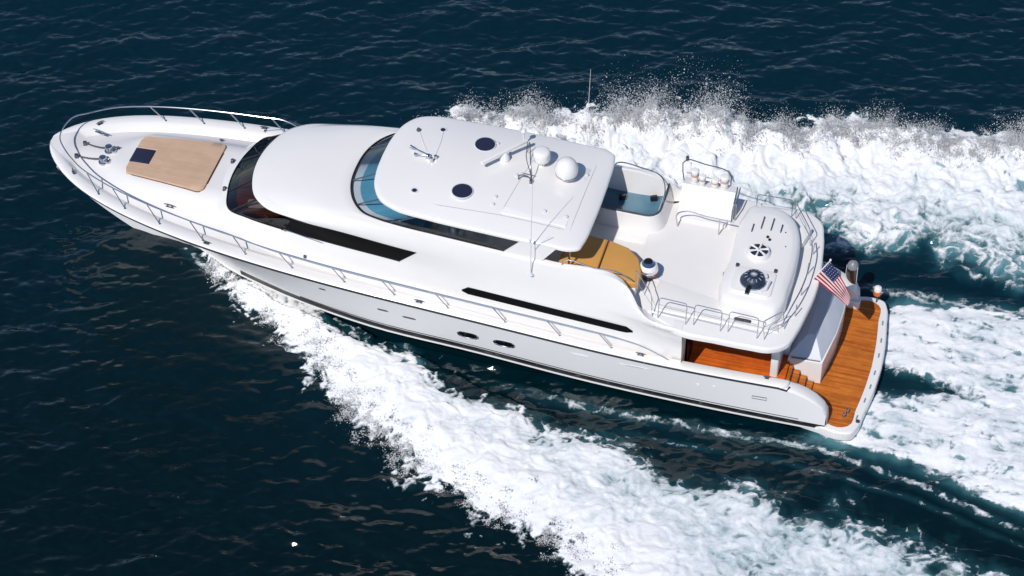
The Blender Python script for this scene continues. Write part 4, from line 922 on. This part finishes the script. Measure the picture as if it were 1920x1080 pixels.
aa=N_.new('ShaderNodeAttribute'); aa.attribute_name='alpha'
na=N_.new('ShaderNodeTexNoise'); na.inputs['Scale'].default_value=12; na.inputs['Detail'].default_value=6; na.inputs['Roughness'].default_value=.7; L_.new(gm.outputs['Position'],na.inputs['Vector'])
a1=N_.new('ShaderNodeMath'); a1.operation='MULTIPLY_ADD'; a1.inputs[1].default_value=-1.6; a1.inputs[2].default_value=.74; L_.new(na.outputs[0],a1.inputs[0])
a2=N_.new('ShaderNodeMath'); a2.operation='MULTIPLY_ADD'; a2.inputs[1].default_value=3.0; L_.new(aa.outputs['Fac'],a2.inputs[0]); L_.new(a1.outputs[0],a2.inputs[2]); a2.use_clamp=True
L_.new(a2.outputs[0],fb_.inputs['Alpha'])
xf_,yf_,zf_=XX[fy,fx],YY[fy,fx],Z[fy,fx]
def foam(name,th,label):
    t=np.where(underhull,-1,th); keep=t>0
    fk=keep[:-1,:-1].astype(int)+keep[:-1,1:]+keep[1:,1:]+keep[1:,:-1]>=3
    J=np.arange(x.size).reshape(x.shape); F=np.stack([J[:-1,:-1],J[:-1,1:],J[1:,1:],J[1:,:-1]],-1)[fk]
    used=np.zeros(x.size,bool); used[F.ravel()]=True; mp=np.cumsum(used)-1
    zz=zf_+.006+np.clip(t,0,.5)*.13
    V=np.stack([xf_,yf_,zz],-1).reshape(-1,3)[used]
    o=npmesh(name,V,mp[F],fmm,[('thick',np.clip(np.minimum(t*3.2,colr),0,1).ravel()[used]),('alpha',np.clip(t,0,1).ravel()[used])]); tag(o,label,'foam',kind='stuff'); return o
outer=np.maximum(np.exp(-(dPo/2.2)**2)*(sP>-1)*(1-.5*sst(20,30,x)),np.exp(-(dSo/2.6)**2)*(sS>-1))
agec=np.where(y<0,sst(12,24,x)*sst(1.5,4,dPo),.65*sst(2,5,dSo)*sst(12,20,x))*(sW<.2)
colr=.36+.50*tex+.50*outer-.26*agec+.42*n_mid+.42*n_big+.30*n_fin+np.where(sW>.1,.06+.95*str_n,0)
best=np.maximum(np.maximum(thP,thS),thW)
foam('bow_wave_foam',np.where(thP>=thS,np.maximum(thP,-1),-1),'white foaming bow wave spreading from the near side of the hull')
foam('bow_wave_foam',np.where(thS>thP,thS,-1),'white foaming bow wave beyond the far side of the hull')
foam('stern_wash_foam',np.where(thW>np.maximum(thP,thS),np.maximum(thW,thH),np.where(thH>np.maximum(thP,thS),thH,-1)),'churned white stern wash and thin streaks trailing behind the platform')
# spray droplets thrown up in jets along the torn crest
def spray(name,pl,njet,per,hfun,label,side_,x0,x1,seed):
    r=np.random.default_rng(seed); Pp=np.array(pl); seg=np.hypot(*np.diff(Pp,axis=0).T); cs=np.r_[0,np.cumsum(seg)]
    s0,s1=np.interp([x0,x1],Pp[:,0],cs); s=r.uniform(s0,s1,njet)
    bx=np.interp(s,cs,Pp[:,0]); by=np.interp(s,cs,Pp[:,1]); cl=fbm(bx.astype(np.float32),(bx*0).astype(np.float32),1.6,3,seed)
    by=by+side_*(r.normal(-1.25 if side_>0 else -.35,.4,njet)+.9*cl); H=hfun(bx)*np.clip(r.exponential(.34,njet)*(1+2.4*cl),.04,.8)
    ax=r.normal(.1,.35,njet); ay=side_*np.abs(r.normal(.35,.35,njet))
    k=r.integers(0,njet,njet*per); n=len(k); t=r.beta(1,1.9,n); h=H[k]
    px=bx[k]+ax[k]*h*t+r.normal(0,1,n)*(.05+.11*t*h+.05*t); py=by[k]+ay[k]*h*t+r.normal(0,1,n)*(.05+.10*t*h+.05*t)
    ii=np.clip(((bx[k]-FX0)/DX).astype(int),0,nfx-1); jj=np.clip(((by[k]-FY0)/DX).astype(int),0,nfy-1)
    pz=zf_[jj,ii]+h*(t*1.25-.55*t*t)+r.normal(0,.03,n)
    i2=np.clip(((px-FX0)/DX).astype(int),0,nfx-1); j2=np.clip(((py-FY0)/DX).astype(int),0,nfy-1); pz=np.maximum(pz,zf_[j2,i2]+.01)
    m=n; sz=np.clip(r.lognormal(-4.5,.5,m)*(1.2-.7*t),.0035,.027)
    o=np.array([[1,1,1],[-1,-1,1],[-1,1,-1],[1,-1,-1]])*.75; jit=r.uniform(.6,1.4,(m,4,1)); V=(np.stack([px,py,pz],-1)[:,None,:]+o[None]*sz[:,None,None]*jit).reshape(-1,3)
    f=np.array([[0,1,2],[0,3,1],[0,2,3],[1,3,2]]); F=(f[None]+4*np.arange(m)[:,None,None]).reshape(-1,3)
    ob=npmesh(name,V,F,SPM); tag(ob,label,'spray',kind='stuff')
SPM=bpy.data.materials.new('spray_drops'); SPM.use_nodes=True; st_=SPM.node_tree; st_.nodes.remove(st_.nodes['Principled BSDF'])
df=st_.nodes.new('ShaderNodeBsdfDiffuse'); df.inputs[0].default_value=(.95,.95,.95,1); tl=st_.nodes.new('ShaderNodeBsdfTranslucent'); tl.inputs[0].default_value=(.95,.95,.95,1)
mxs=st_.nodes.new('ShaderNodeMixShader'); mxs.inputs[0].default_value=.5; st_.links.new(df.outputs[0],mxs.inputs[1]); st_.links.new(tl.outputs[0],mxs.inputs[2]); st_.links.new(mxs.outputs[0],st_.nodes['Material Output'].inputs[0])
spray('spray',port_out,800,60,lambda q:np.interp(q,[5,8,12,18,30],[.35,.7,.8,.6,.4]),'fine white spray thrown off the outer edge of the near bow wave',-1,5.2,33,21)
spray('spray',star_out,1500,110,lambda q:np.interp(q,[8,11,14,16,17.5,19.5,21,26,33],[.8,1.3,1.3,1.9,2.7,2.5,1.4,1.3,.9]),'fine white spray bursting above the far bow wave',1,10,34,22)
